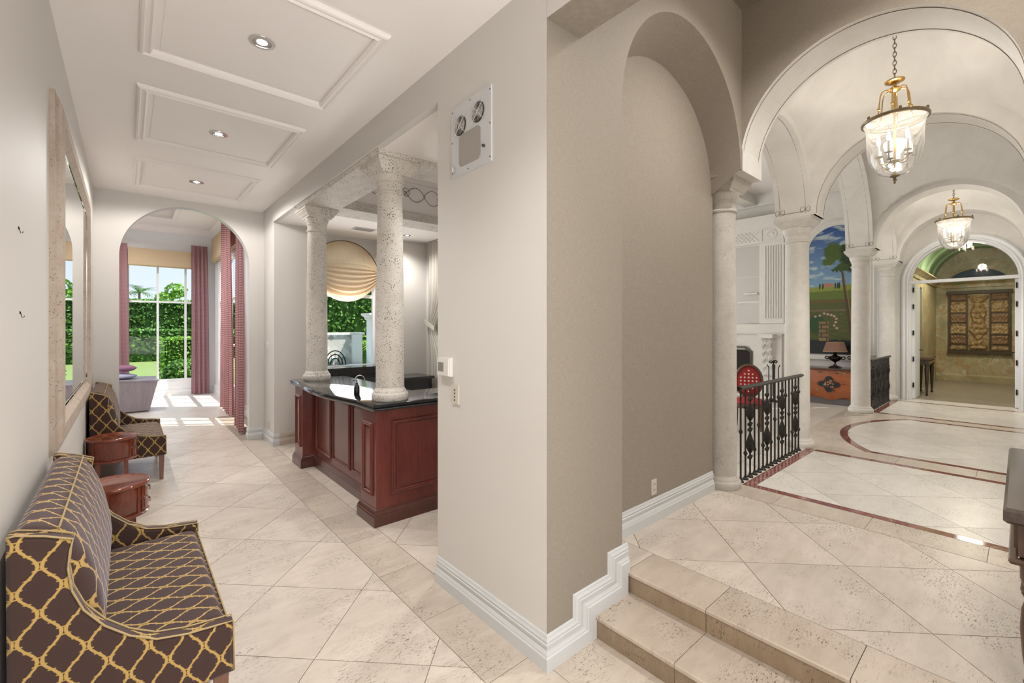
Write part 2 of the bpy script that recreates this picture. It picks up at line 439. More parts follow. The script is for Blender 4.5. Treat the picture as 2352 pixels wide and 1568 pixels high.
# ------------------------------------------------------------------ mesh helpers
class MB:
    def __init__(s):
        s.v = []; s.f = []; s.mi = []; s.uv = {}
    def add(s, vs, fs, mi=0):
        o = len(s.v)
        s.v += [tuple(p) for p in vs]
        for f in fs:
            s.f.append(tuple(i + o for i in f)); s.mi.append(mi)
        return o
    def box(s, x0, y0, z0, x1, y1, z1, mi=0):
        if x0 > x1: x0, x1 = x1, x0
        if y0 > y1: y0, y1 = y1, y0
        if z0 > z1: z0, z1 = z1, z0
        vs = [(x0, y0, z0), (x1, y0, z0), (x1, y1, z0), (x0, y1, z0), (x0, y0, z1), (x1, y0, z1), (x1, y1, z1), (x0, y1, z1)]
        s.add(vs, [(0, 3, 2, 1), (4, 5, 6, 7), (0, 1, 5, 4), (1, 2, 6, 5), (2, 3, 7, 6), (3, 0, 4, 7)], mi)
        return s
    def prism(s, poly, z0, z1, mi=0, ax='z'):
        """poly CCW seen from the + side of ax; extruded from z0 to z1 along ax"""
        n = len(poly)
        def P(p, w):
            return (p[0], p[1], w) if ax == 'z' else ((w, p[0], p[1]) if ax == 'x' else (p[1], w, p[0]))
        vs = [P(p, z0) for p in poly] + [P(p, z1) for p in poly]
        fs = [tuple(range(n - 1, -1, -1)), tuple(range(n, 2 * n))] + [(i, (i + 1) % n, n + (i + 1) % n, n + i) for i in range(n)]
        s.add(vs, fs, mi)
        return s
    def lathe(s, prof, c=(0, 0, 0), seg=24, mi=0, cap=True, flute=None):
        vs = []
        for r, z in prof:
            for k in range(seg):
                a = 2 * pi * k / seg
                rr = r * (flute(a, z) if flute else 1)
                vs.append((c[0] + rr * cos(a), c[1] + rr * sin(a), c[2] + z))
        fs = []
        m = len(prof)
        for i in range(m - 1):
            for k in range(seg):
                k2 = (k + 1) % seg
                fs.append((i * seg + k, i * seg + k2, (i + 1) * seg + k2, (i + 1) * seg + k))
        if cap:
            fs.append(tuple(range(seg - 1, -1, -1)))
            fs.append(tuple((m - 1) * seg + k for k in range(seg)))
        s.add(vs, fs, mi)
        return s
    def square(s, prof, c=(0, 0, 0), mi=0):
        vs = []
        for h, z in prof:
            for a, b in ((-1, -1), (1, -1), (1, 1), (-1, 1)):
                vs.append((c[0] + a * h, c[1] + b * h, c[2] + z))
        m = len(prof)
        fs = [(i * 4 + k, i * 4 + (k + 1) % 4, (i + 1) * 4 + (k + 1) % 4, (i + 1) * 4 + k) for i in range(m - 1) for k in range(4)]
        fs += [(3, 2, 1, 0), tuple((m - 1) * 4 + k for k in range(4))]
        s.add(vs, fs, mi)
        return s
    def tube(s, path, r, seg=8, closed=False, mi=0, cap=True):
        pts = [Vector(p) for p in path]
        n = len(pts)
        rs = r if isinstance(r, (list, tuple)) else [r] * n
        vs = []
        prev = None
        for i in range(n):
            a = pts[(i - 1) % n] if (closed or i > 0) else pts[0]
            b = pts[(i + 1) % n] if (closed or i < n - 1) else pts[-1]
            d = (b - a)
            d = d.normalized() if d.length > 1e-9 else Vector((0, 0, 1))
            if prev is None:
                up = Vector((0, 0, 1)) if abs(d.z) < 0.9 else Vector((1, 0, 0))
                x = d.cross(up).normalized()
            else:
                x = (prev - d * prev.dot(d))
                x = x.normalized() if x.length > 1e-6 else d.orthogonal().normalized()
            prev = x
            y = d.cross(x)
            for k in range(seg):
                t_ = 2 * pi * k / seg
                vs.append(pts[i] + (x * cos(t_) + y * sin(t_)) * rs[i])
        fs = []
        for i in range(n if closed else n - 1):
            j = (i + 1) % n
            for k in range(seg):
                k2 = (k + 1) % seg
                fs.append((i * seg + k, i * seg + k2, j * seg + k2, j * seg + k))
        if cap and not closed:
            fs.append(tuple(range(seg - 1, -1, -1)))
            fs.append(tuple((n - 1) * seg + k for k in range(seg)))
        s.add(vs, fs, mi)
        return s
    def sweep(s, path, prof, N, closed=False, mi=0, flip=False):
        """mitred sweep of an open/closed planar path; prof points (a, b): a along the in-plane left normal (N x dir), b along N"""
        N = Vector(N)
        pts = [Vector(p) for p in path]
        n = len(pts); m = len(prof)
        vs = []
        for i in range(n):
            if closed or 0 < i < n - 1:
                d0 = (pts[i] - pts[(i - 1) % n]).normalized()
                d1 = (pts[(i + 1) % n] - pts[i]).normalized()
            elif i == 0:
                d0 = d1 = (pts[1] - pts[0]).normalized()
            else:
                d0 = d1 = (pts[-1] - pts[-2]).normalized()
            n0 = N.cross(d0); n1 = N.cross(d1)
            q = (n0 + n1)
            q = q.normalized() if q.length > 1e-6 else n0
            k = 1.0 / max(0.25, q.dot(n0))
            for a, b in prof:
                vs.append(pts[i] + q * (a * k) + N * b)
        fs = []
        for i in range(n if closed else n - 1):
            j = (i + 1) % n
            for k in range(m):
                k2 = (k + 1) % m
                q = (i * m + k, i * m + k2, j * m + k2, j * m + k)
                fs.append(q[::-1] if flip else q)
        if not closed:
            fs.append(tuple(range(m - 1, -1, -1))); fs.append(tuple((n - 1) * m + k for k in range(m)))
        s.add(vs, fs, mi)
        return s
    def sphere(s, c, r, seg=12, ring=8, mi=0):
        rx, ry, rz = r if isinstance(r, (tuple, list)) else (r, r, r)
        vs = [(c[0], c[1], c[2] - rz)]
        for i in range(1, ring):
            p = -pi / 2 + pi * i / ring
            for k in range(seg):
                a = 2 * pi * k / seg
                vs.append((c[0] + rx * cos(p) * cos(a), c[1] + ry * cos(p) * sin(a), c[2] + rz * sin(p)))
        vs.append((c[0], c[1], c[2] + rz))
        fs = []
        for k in range(seg):
            fs.append((0, 1 + (k + 1) % seg, 1 + k))
            fs.append((len(vs) - 1, 1 + (ring - 2) * seg + k, 1 + (ring - 2) * seg + (k + 1) % seg))
        for i in range(ring - 2):
            for k in range(seg):
                k2 = (k + 1) % seg
                fs.append((1 + i * seg + k, 1 + i * seg + k2, 1 + (i + 1) * seg + k2, 1 + (i + 1) * seg + k))
        s.add(vs, fs, mi)
        return s
    def grid(s, fn, nu, nv, mi=0, closed_u=False):
        vs = [fn(i / nu, j / nv) for j in range(nv + 1) for i in range(nu + 1)]
        W = nu + 1
        s.add(vs, [(j * W + i, j * W + i + 1, (j + 1) * W + i + 1, (j + 1) * W + i) for j in range(nv) for i in range(nu)], mi)
        return s
    def xf(s, mat):
        s.v = [tuple(mat @ Vector(p)) for p in s.v]
        return s
    def mesh(s, name, mats, smooth=False, uv=None, fix=True):
        me = bpy.data.meshes.new(name)
        me.from_pydata(s.v, [], s.f)
        for m in (mats if isinstance(mats, (list, tuple)) else [mats]):
            me.materials.append(M[m] if isinstance(m, str) else m)
        me.polygons.foreach_set('material_index', s.mi)
        if fix:
            import bmesh
            bm = bmesh.new(); bm.from_mesh(me)
            bmesh.ops.recalc_face_normals(bm, faces=bm.faces)
            bm.to_mesh(me); bm.free()
        if smooth:
            me.polygons.foreach_set('use_smooth', [True] * len(me.polygons))
            if smooth != 'all':
                try:
                    me.set_sharp_from_angle(angle=radians(smooth if smooth is not True else 40))
                except Exception:
                    pass
        if uv:
            lay = me.uv_layers.new(name='UVMap')
            for p in me.polygons:
                nn = p.normal
                for li in p.loop_indices:
                    co = me.vertices[me.loops[li].vertex_index].co
                    lay.data[li].uv = uv(co, nn)
        me.update()
        return me
    def build(s, name, mats, parent=None, smooth=False, uv=None, fix=True, **tags):
        o = bpy.data.objects.new(name, s.mesh(name, mats, smooth, uv, fix))
        COL.objects.link(o)
        if parent is not None:
            o.parent = parent
        for k, v in tags.items():
            o[k] = v
        return o

def boxuv(co, n):
    ax = max(range(3), key=lambda i: abs(n[i]))
    if ax == 0: return (co.y, co.z)
    if ax == 1: return (co.x, co.z)
    return (co.y, co.x)

def thing(name, label, cat, loc=(0, 0, 0), group=None, rotz=0.0):
    o = bpy.data.objects.new(name, None)
    o.empty_display_size = 0.1
    o.location = loc
    o.rotation_euler = (0, 0, rotz)
    COL.objects.link(o)
    o['label'] = label; o['category'] = cat
    if group: o['group'] = group
    return o

def inst(me, name, parent=None, loc=None, rotz=None):
    o = bpy.data.objects.new(name, me)
    COL.objects.link(o)
    if parent is not None: o.parent = parent
    if loc is not None: o.location = loc
    if rotz is not None: o.rotation_euler = (0, 0, rotz)
    return o

def copy_tree(o, parent=None):
    c = o.copy(); COL.objects.link(c); c.parent = parent
    for ch in o.children:
        copy_tree(ch, c)
    return c

def struct(mb, name, mats, parent=None, smooth=False, uv=None, fix=True):
    o = mb.build(name, mats, parent, smooth, uv, fix)
    if parent is None: o['kind'] = 'structure'
    return o

def anchor(name):
    o = bpy.data.objects.new(name, None); COL.objects.link(o); o['kind'] = 'structure'; o.empty_display_size = 0.1
    return o

def arch_wall(mb, ax, p0, p1, s0, s1, z0, z1, c, r, zs, seg=32, mi_face=0, mi_soff=1, rz=None, jamb=True):
    """wall slab normal to ax between planes p0<p1, spanning s0..s1 and z0..z1, with an arched opening (centre c, radius r, springing zs)"""
    rz = rz or r
    P = (lambda s, z, p: (p, s, z)) if ax == 'x' else (lambda s, z, p: (s, p, z))
    arc = [(c - r * cos(pi * k / seg), zs + rz * sin(pi * k / seg)) for k in range(seg + 1)]
    for p in (p0, p1):
        if s0 < c - r: mb.add([P(s0, z0, p), P(c - r, z0, p), P(c - r, zs, p), P(c - r, z1, p), P(s0, z1, p)], [(0, 1, 2, 3, 4)], mi_face)
        if s1 > c + r: mb.add([P(c + r, z0, p), P(s1, z0, p), P(s1, z1, p), P(c + r, z1, p), P(c + r, zs, p)], [(0, 1, 2, 3, 4)], mi_face)
        for k in range(seg):
            a, b = arc[k], arc[k + 1]
            mb.add([P(a[0], a[1], p), P(b[0], b[1], p), P(b[0], z1, p), P(a[0], z1, p)], [(0, 1, 2, 3)], mi_face)
    for k in range(seg):
        a, b = arc[k], arc[k + 1]
        mb.add([P(*a, p0), P(*b, p0), P(*b, p1), P(*a, p1)], [(0, 1, 2, 3)], mi_soff)
    if jamb:
        for e in (c - r, c + r):
            mb.add([P(e, z0, p0), P(e, zs, p0), P(e, zs, p1), P(e, z0, p1)], [(0, 1, 2, 3)], mi_soff)
    for e in (s0, s1):
        mb.add([P(e, z0, p0), P(e, z1, p0), P(e, z1, p1), P(e, z0, p1)], [(0, 1, 2, 3)], mi_face)
    mb.add([P(s0, z1, p0), P(s1, z1, p0), P(s1, z1, p1), P(s0, z1, p1)], [(0, 1, 2, 3)], mi_face)
    return mb

def clip_half(poly, nx, ny, d):
    """keep nx*x+ny*y <= d"""
    out = []
    for i in range(len(poly)):
        a, b = poly[i], poly[(i + 1) % len(poly)]
        da = nx * a[0] + ny * a[1] - d; db = nx * b[0] + ny * b[1] - d
        if da <= 0: out.append(a)
        if (da < 0 < db) or (db < 0 < da):
            t_ = da / (da - db)
            out.append((a[0] + (b[0] - a[0]) * t_, a[1] + (b[1] - a[1]) * t_))
    return out

def area(p):
    return 0.5 * sum(p[i][0] * p[(i + 1) % len(p)][1] - p[(i + 1) % len(p)][0] * p[i][1] for i in range(len(p)))

def clip_convex(poly, region, inset=0.002):
    for i in range(len(region)):
        a, b = region[i], region[(i + 1) % len(region)]
        dx, dy = b[0] - a[0], b[1] - a[1]
        L = sqrt(dx * dx + dy * dy)
        if L < 1e-9: continue
        nx, ny = dy / L, -dx / L
        poly = clip_half(poly, nx, ny, nx * a[0] + ny * a[1] - inset)
        if len(poly) < 3: return []
    return poly

def slab_piece(name, poly, z, mat, parent, th=0.014):
    mb = MB()
    if area(poly) < 0: poly = poly[::-1]
    mb.prism(poly, z - th, z)
    return mb.build(name, mat, parent, fix=False)

G = 0.623
def diag_tiles(parent, region, z, u0, v0, mat, gap=0.0022):
    r2 = sqrt(2)
    us = [(x + y) / r2 for x, y in region]; vs = [(x - y) / r2 for x, y in region]
    i0 = int(math.floor((min(us) - u0) / G)) - 1; i1 = int(math.ceil((max(us) - u0) / G)) + 1
    j0 = int(math.floor((min(vs) - v0) / G)) - 1; j1 = int(math.ceil((max(vs) - v0) / G)) + 1
    for i in range(i0, i1):
        for j in range(j0, j1):
            ua, ub = u0 + i * G + gap, u0 + (i + 1) * G - gap
            va, vb = v0 + j * G + gap, v0 + (j + 1) * G - gap
            q = [((u + v) / r2, (u - v) / r2) for u, v in ((ua, va), (ua, vb), (ub, vb), (ub, va))]
            if area(q) < 0: q = q[::-1]
            q = clip_convex(q, region, gap)
            if len(q) >= 3 and abs(area(q)) > 0.0012:
                slab_piece('tile', q, z, mat, parent)

def rect(x0, y0, x1, y1):
    return [(x0, y0), (x1, y0), (x1, y1), (x0, y1)]

def band_tiles(parent, x0, x1, y0, y1, z, mat, pitch, start, along='y', gap=0.0018, name='border_tile'):
    lo, hi = (y0, y1) if along == 'y' else (x0, x1)
    k = math.floor((lo - start) / pitch)
    while start + k * pitch < hi:
        a = max(lo, start + k * pitch) + gap; b = min(hi, start + (k + 1) * pitch) - gap
        if b - a > 0.01:
            r_ = rect(x0 + gap, a, x1 - gap, b) if along == 'y' else rect(a, y0 + gap, b, y1 - gap)
            slab_piece(name, r_, z, mat, parent)
        k += 1

# ================================================================== STRUCTURE
ZU = 0.252          # landing / corridor level
HC = 3.59           # hall ceiling

def face_mats(mb, ax, plane, mi):
    """faces lying in plane get material mi"""
    for i, f in enumerate(mb.f):
        if all(abs(mb.v[q][ax] - plane) < 1e-5 for q in f): mb.mi[i] = mi

# ------------------------------------------------------------------ floors
fl = struct(MB().box(-0.48, -2.7, -0.12, 4.4, 10.6, -0.004), 'floor', 'grout')
U0, V0 = 2.262, -1.205
diag_tiles(fl, rect(-0.33, -0.6, 1.335, 10.4), 0.0, U0, V0, 'trav')
diag_tiles(fl, rect(1.65, 2.66, 2.7, 3.9), 0.0, U0, V0, 'trav')
diag_tiles(fl, rect(1.65, 6.2, 4.2, 7.28), 0.0, U0, V0, 'trav')
diag_tiles(fl, rect(1.65, 4.0, 1.85, 6.2), 0.0, U0, V0, 'trav')
band_tiles(fl, 1.335, 1.648, -0.6, 7.95, 0.0, 'trav_band', 0.62, 2.34)
band_tiles(fl, 1.648, 2.02, -0.6, 1.6, 0.0, 'trav_band', 0.62, 1.106)
slab_piece('floor_slab', rect(-0.48, -2.7, 4.3, -0.604), 0.0, 'trav', fl)
slab_piece('floor_slab', rect(2.704, 2.66, 4.3, 6.198), 0.0, 'trav', fl)

fg = struct(MB().box(-2.7, 10.405, -0.12, 1.9, 14.6, 0.0), 'floor_garden_room', 'trav_hall')

# steps
st = anchor('floor_steps')
struct(MB().box(2.012, -2.0, -0.004, 2.36, 1.6, 0.108), 'step_core', 'grout', st)
struct(MB().box(2.345, -2.0, -0.004, 2.66, 1.6, 0.234), 'step_core', 'grout', st)
yy = [1.60, 1.103, 0.478, -0.147, -0.772, -1.4, -2.0]
for i in range(6):
    a, b = yy[i + 1] + 0.0015, yy[i] - 0.0015
    for (x0, x1, z) in ((1.998, 2.334, 0.126), (2.325, 2.636, ZU)):
        mb = MB().prism([(x0, z - 0.022), (x0 + 0.006, z - 0.026), (x1, z - 0.026), (x1, z), (x0 + 0.006, z), (x0, z - 0.006)], a, b, ax='y')
        # prism(ax='y') maps (p0, p1) to (z, x): swap back
        mb.v = [(q[2], q[1], q[0]) for q in mb.v]
        mb.build('step_tread', 'trav_step', st)
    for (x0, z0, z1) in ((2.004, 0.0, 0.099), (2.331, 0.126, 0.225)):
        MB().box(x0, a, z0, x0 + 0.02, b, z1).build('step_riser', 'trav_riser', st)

# landing + corridor floor
fc = struct(MB().box(2.66, -0.5, 0.10, 6.7, 2.07, ZU - 0.004), 'floor_landing', 'grout')
struct(MB().box(6.7, -0.5, 0.10, 9.72, 1.0, ZU - 0.004), 'floor_core', 'grout', fc)
struct(MB().box(9.72, -0.5, 0.10, 12.40, 2.07, ZU - 0.004), 'floor_core', 'grout', fc)
UU, VU = 2.308, 1.283
diag_tiles(fc, rect(2.638, -0.48, 4.145, 1.878), ZU, UU, VU, 'trav')
slab_piece('tile', rect(2.29, 1.602, 2.636, 1.876), ZU, 'trav', fc, th=0.2)
band_tiles(fc, 4.147, 4.449, -0.48, 2.04, ZU, 'trav_band', 0.626, 1.395)
# red marble inlay
def strip(poly):
    return slab_piece('inlay_strip', poly, ZU + 0.0005, 'red', fc)
strip([(4.451, 1.753), (4.451, -0.48), (4.535, -0.48), (4.535, 1.661)][::1])
strip([(4.452, 1.753), (4.537, 1.663), (6.333, 1.663), (6.418, 1.753)])
strip(rect(6.335, -0.48, 6.419, 1.661))
diag_tiles(fc, rect(4.537, -0.48, 6.333, 1.661), ZU, UU, VU, 'trav_hall')
band_tiles(fc, 4.451, 6.419, 1.755, 2.06, ZU, 'trav_hall', 0.66, 4.451, 'x', name='sill_tile')
# middle bay with bowed ends
CX, RA = 8.222, 2.32
CY = 1.76 - RA
def arc_pts(R, x0, x1, n):
    return [(x0 + (x1 - x0) * k / n, CY + sqrt(max(0, R * R - (x0 + (x1 - x0) * k / n - CX) ** 2))) for k in range(n + 1)]
NA = 24
in_x0, in_x1 = 6.838, 9.606
inner = arc_pts(RA - 0.085, in_x0, in_x1, NA)
outer = arc_pts(RA, 6.755, 9.689, NA)
region = [(in_x1, -0.48)] + inner[::-1] + [(in_x0, -0.48)]
region = region[::-1]
if area(region) < 0: region = region[::-1]
struct(MB().prism([(p[0], p[1]) for p in region], 0.10, ZU - 0.004), 'floor_core', 'grout', fc)
diag_tiles(fc, region, ZU, UU, VU, 'trav_hall')
strip([(6.755, outer[0][1]), (6.755, -0.48), (in_x0, -0.48), (in_x0, inner[0][1])])
strip([(in_x1, inner[-1][1]), (in_x1, -0.48), (9.689, -0.48), (9.689, outer[-1][1])])
for k in range(0, NA, 3):
    p = [inner[k + q] for q in range(4)] + [outer[k + 3 - q] for q in range(4)]
    strip(p)
# border outside the bow and the bowed platform edge
edge = arc_pts(RA + 0.355, 6.421, 10.02, NA)
band_tiles(fc, 6.421, 6.753, -0.48, 1.60, ZU, 'trav_band', 0.62, 0.3)
band_tiles(fc, 9.691, 10.0, -0.48, 1.60, ZU, 'trav_band', 0.62, 0.3)
mid = arc_pts(RA + 0.004, 6.753, 9.691, NA)
eg = arc_pts(RA + 0.355, 6.6, 9.84, NA)
for k in range(0, NA, 3):
    p = [mid[k + q] for q in range(4)] + [eg[k + 3 - q] for q in range(4)]
    mb = MB(); mb.prism(p if area(p) > 0 else p[::-1], 0.126, ZU - 0.0012); mb.build('border_tile', 'trav_band', fc, fix=False)
for (xa, xb) in ((6.421, 6.80), (9.64, 10.0)):
    MB().box(xa, 1.56, 0.0, xb, 2.068, ZU - 0.0025).build('column_plinth', 'trav_band', fc)
eg2 = arc_pts(RA + 0.70, 6.7, 9.75, NA)
p = eg + eg2[::-1]
mb = MB(); mb.prism([(q[0], q[1]) for q in (p if area(p) > 0 else p[::-1])], 0.0, 0.126); mb.build('bowed_step', 'trav_hall', fc)
# far bay
strip(rect(10.002, -0.48, 10.086, 1.661))
strip([(10.003, 1.753), (10.088, 1.663), (11.985, 1.663), (12.07, 1.753)])
strip(rect(11.987, -0.48, 12.07, 1.661))
diag_tiles(fc, rect(10.088, -0.48, 11.985, 1.661), ZU, UU, VU, 'trav_hall')
band_tiles(fc, 10.003, 12.07, 1.755, 2.06, ZU, 'trav_hall', 0.66, 10.003, 'x', name='sill_tile')
slab_piece('threshold_slab', rect(12.072, -0.48, 12.6, 2.06), ZU, 'trav_hall', fc)

struct(MB().box(4.4, 2.071, -0.12, 12.8, 8.1, 0.0), 'floor_living_room', 'trav_hall')
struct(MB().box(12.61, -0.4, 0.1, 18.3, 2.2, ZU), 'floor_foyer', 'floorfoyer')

# ------------------------------------------------------------------ hall walls and ceiling
struct(MB().box(-0.48, -2.7, -0.1, -0.33, 7.95, HC + 0.1), 'wall_left', 'paint')
mb = MB(); arch_wall(mb, 'y', 7.95, 8.10, -0.48, 1.65, -0.1, 4.4, 0.685, 0.765, 2.733, 40, 0, 1)
struct(mb, 'wall_end', ['paint', 'trim'])
struct(MB().box(1.65, 7.28, -0.1, 1.80, 8.10, HC + 0.1), 'wall_nib', 'paint')
# unseen hall end behind the viewer, its glazing added to let daylight in
we = struct(MB().box(-0.48, -2.8, -0.1, -0.25, -2.65, 3.7).box(1.55, -2.8, -0.1, 4.4, -2.65, 4.7).box(-0.25, -2.8, 3.3, 1.55, -2.65, 3.7), 'wall_hall_back', 'paint')

ce = struct(MB().box(-0.48, -2.8, HC, 1.63, 8.10, HC + 0.1), 'ceiling', 'ceil')
prof_c = [(-0.036, 0), (-0.036, 0.020), (-0.024, 0.032), (-0.012, 0.022), (0.004, 0.018), (0.014, 0.030), (0.026, 0.024), (0.036, 0.010), (0.036, 0)]
for i, (y0, y1) in enumerate(((0.78, 2.02), (2.60, 3.83), (4.345, 5.615), (6.20, 7.41))):
    x0, x1 = 0.055, 1.255
    mb = MB().sweep([(x0 + .036, y0 + .036, HC), (x1 - .036, y0 + .036, HC), (x1 - .036, y1 - .036, HC), (x0 + .036, y1 - .036, HC)], prof_c, (0, 0, -1), closed=True)
    struct(mb, 'trim_%d' % (i + 1), 'ceil')
    struct(MB().box(x0 + .11, y0 + .11, HC - 0.004, x1 - .11, y1 - .11, HC + 0.01), 'ceiling_panel', 'ceil', ce)

# header beam over the stair, and beam along the bar
mb = MB().box(1.63, -2.7, 3.345, 1.885, 1.60, 4.62, 1); face_mats(mb, 0, 1.63, 0)
struct(mb, 'wall_header', ['paint', 'linen'])
struct(MB().box(1.63, 2.66, 3.32, 1.69, 7.28, HC + 0.1), 'wall_bar_header', 'paint')

# pillar block (painted hall side)
struct(MB().box(1.63, 1.602, -0.1, 1.70, 2.66, 4.62).box(1.70, 2.60, -0.1, 4.3, 2.66, 4.62), 'wall_pillar', 'paint')
# linen covered wall beside the stair with its blind arch
mb = MB()
Y1, Y2 = 1.60, 1.878
n = 40
c1, r1, z1s = 3.154, 0.87, 3.13
c2, r2, z2s = 3.20, 0.872, 2.97
A1 = [(c1 - r1 * cos(pi * k / n), z1s + r1 * sin(pi * k / n)) for k in range(n + 1)]
A2 = [(c2 - r2 * cos(pi * k / n), z2s + r2 * sin(pi * k / n)) for k in range(n + 1)]
ZT = 4.62
mb.add([(1.6305, Y1, -0.1), (A1[0][0], Y1, -0.1), (A1[0][0], Y1, z1s), (A1[0][0], Y1, ZT), (1.6305, Y1, ZT)], [(0, 1, 2, 3, 4)])
for k in range(n):
    a, b = A1[k], A1[k + 1]
    mb.add([(a[0], Y1, a[1]), (b[0], Y1, b[1]), (b[0], Y1, ZT), (a[0], Y1, ZT)], [(0, 1, 2, 3)])
    c_, d_ = A2[k], A2[k + 1]
    mb.add([(a[0], Y1, a[1]), (b[0], Y1, b[1]), (d_[0], Y2, d_[1]), (c_[0], Y2, c_[1])], [(0, 1, 2, 3)])
mb.add([(A1[-1][0], Y1, z1s), (4.06, Y1, z1s), (4.06, Y1, ZT), (A1[-1][0], Y1, ZT)], [(0, 1, 2, 3)])
mb.add([(A1[0][0], Y1, -0.1), (A1[0][0], Y1, z1s), (A2[0][0], Y2, z2s), (A2[0][0], Y2, -0.1)], [(0, 1, 2, 3)])
struct(mb, 'wall_stair', 'linen', fix=False)
mb = MB().box(1.7, Y2, -0.1, 4.10, Y2 + 0.12, 4.0)
struct(mb, 'wall_niche', 'linen')
struct(MB().box(1.64, -2.66, -0.1, 1.80, -0.60, 3.35), 'wall_hall_side', 'paint')
# right-hand side of the landing, upper ceiling
struct(MB().box(1.63, -0.60, -0.1, 4.05, -0.45, 4.62), 'wall_landing_side', 'linen')
struct(MB().box(1.885, -0.6, 4.52, 4.06, 1.62, 4.64), 'ceiling_landing', 'linen')

# ------------------------------------------------------------------ corridor arcade
mb = MB(); arch_wall(mb, 'x', 4.05, 4.47, -0.15, 1.602, 3.13, 4.62, 0.79, 0.82, 3.195, 48, 1, 1)
mb.box(4.05, 1.60, 3.13, 4.50, 2.07, 4.9, 1)
mb.box(4.05, -0.45, 3.13, 4.47, -0.15, 4.62, 1)
face_mats(mb, 0, 4.05, 0)
mp = MB().box(4.05, -0.45, 0.1, 4.47, -0.03, 3.13, 1); face_mats(mp, 0, 4.05, 0)
struct(mp, 'wall_arch_pier', ['linen', 'lime'])
struct(mb, 'wall_arch_front', ['linen', 'lime'])
for nm, xa, xb in (('wall_arch_second', 6.28, 6.67), ('wall_arch_third', 9.74, 10.13), ('wall_arch_fourth', 11.95, 12.37)):
    mb = MB(); arch_wall(mb, 'x', xa, xb, -0.15, 1.66, 3.13, 5.0, 0.79, 0.845, 3.15, 48, 0, 0)
    mb.box(xa, 1.66, 3.13, xb, 2.07, 5.0)
    struct(mb, nm, 'lime')
for nm, xa, xb, c_, r_ in (('wall_arcade_first', 4.50, 6.28, 5.39, 0.888), ('wall_arcade_middle', 6.67, 9.74, 8.205, 1.533), ('wall_arcade_last', 10.13, 11.95, 11.04, 0.908)):
    mb = MB(); arch_wall(mb, 'y', 1.68, 2.07, xa, xb, 3.13, 5.2, c_, r_, 3.145, 48, 0, 0)
    ow = struct(mb, nm, 'lime')
    # pin-striped border on the soffit
    for yy_ in (1.735, 2.015):
        pts = [(c_ - (r_ - 0.002) * cos(pi * k / 40), yy_, 3.16 + (r_ - 0.015) * sin(pi * k / 40)) for k in range(41)]
        MB().tube(pts, 0.0026, 5).build('painted_line', 'ink', ow)
    for sx in (-1, 1):
        for yy_, dy in ((1.735, 1), (2.015, -1)):
            X0 = c_ + sx * (r_ - 0.004)
            z0 = 3.19
            curve = [(X0, yy_ + dy * 0.055 * sin(2 * pi * k / 16) * (1 if k < 9 else 0.9), z0 + 0.035 * sin(4 * pi * k / 16) + 0.02) for k in range(17)]
            MB().tube(curve, 0.003, 5, closed=False).build('painted_bow', 'ink', ow)
        MB().tube([(c_ + sx * (r_ - 0.003), 1.76, 3.185), (c_ + sx * (r_ - 0.003), 1.99, 3.185)], 0.0035, 5).build('painted_line', 'ink', ow)
# pin stripes on the first transverse arch soffits
for nm, xa, xb, r_, zs_ in (('wall_arch_front', 4.05, 4.47, 0.82, 3.195), ('wall_arch_second', 6.28, 6.67, 0.845, 3.15)):
    ow = bpy.data.objects[nm]
    for xx in (xa + 0.045, xb - 0.045):
        pts = [(xx, 0.79 - (r_ - 0.002) * cos(pi * k / 40), zs_ + (r_ - 0.002) * sin(pi * k / 40)) for k in range(41)]
        MB().tube(pts, 0.0024, 5).build('painted_line', 'ink', ow)
def vault(name, x0, x1, y0, y1, fn, nu=40, nv=36):
    mb = MB().grid(lambda u, v: (x0 + (x1 - x0) * u, y0 + (y1 - y0) * v, fn(x0 + (x1 - x0) * u, y0 + (y1 - y0) * v)), nu, nv)
    return struct(mb, name, 'lime', smooth=30, fix=False)
def half(d, a):
    return sqrt(max(0.0, 1 - (d / a) ** 2))
def groin(xc, ax_):
    def fn(x, y):
        dx, dy = x - xc, y - 0.79
        g_ = 3.16 + 0.95 * max(half(dx, ax_), half(dy, 0.975))
        return g_ + 0.58 * max(0, 1 - (dx / 0.91) ** 2) * max(0, 1 - (dy / 0.88) ** 2)
    return fn
vault('ceiling_vault_first', 4.46, 6.29, -0.15, 1.69, groin(5.39, 0.985))
vault('ceiling_vault_last', 10.12, 11.96, -0.15, 1.69, groin(11.04, 0.985))
vault('ceiling_vault_middle', 6.66, 9.75, -0.15, 1.69, lambda x, y: 3.16 + max(1.60 * half(x - 8.205, 1.60), 0.90 * half(y - 0.79, 0.95)), 64, 40)
struct(MB().box(4.47, -0.45, 0.1, 12.37, -0.15, 5.0), 'wall_corridor_side', 'lime')

# corridor end wall with arched door opening
mb = MB(); arch_wall(mb, 'x', 12.37, 12.60, -0.45, 2.07, 0.1, 5.0, 0.772, 0.775, 2.705, 40, 0, 0)
struct(mb, 'wall_corridor_end', 'lime')

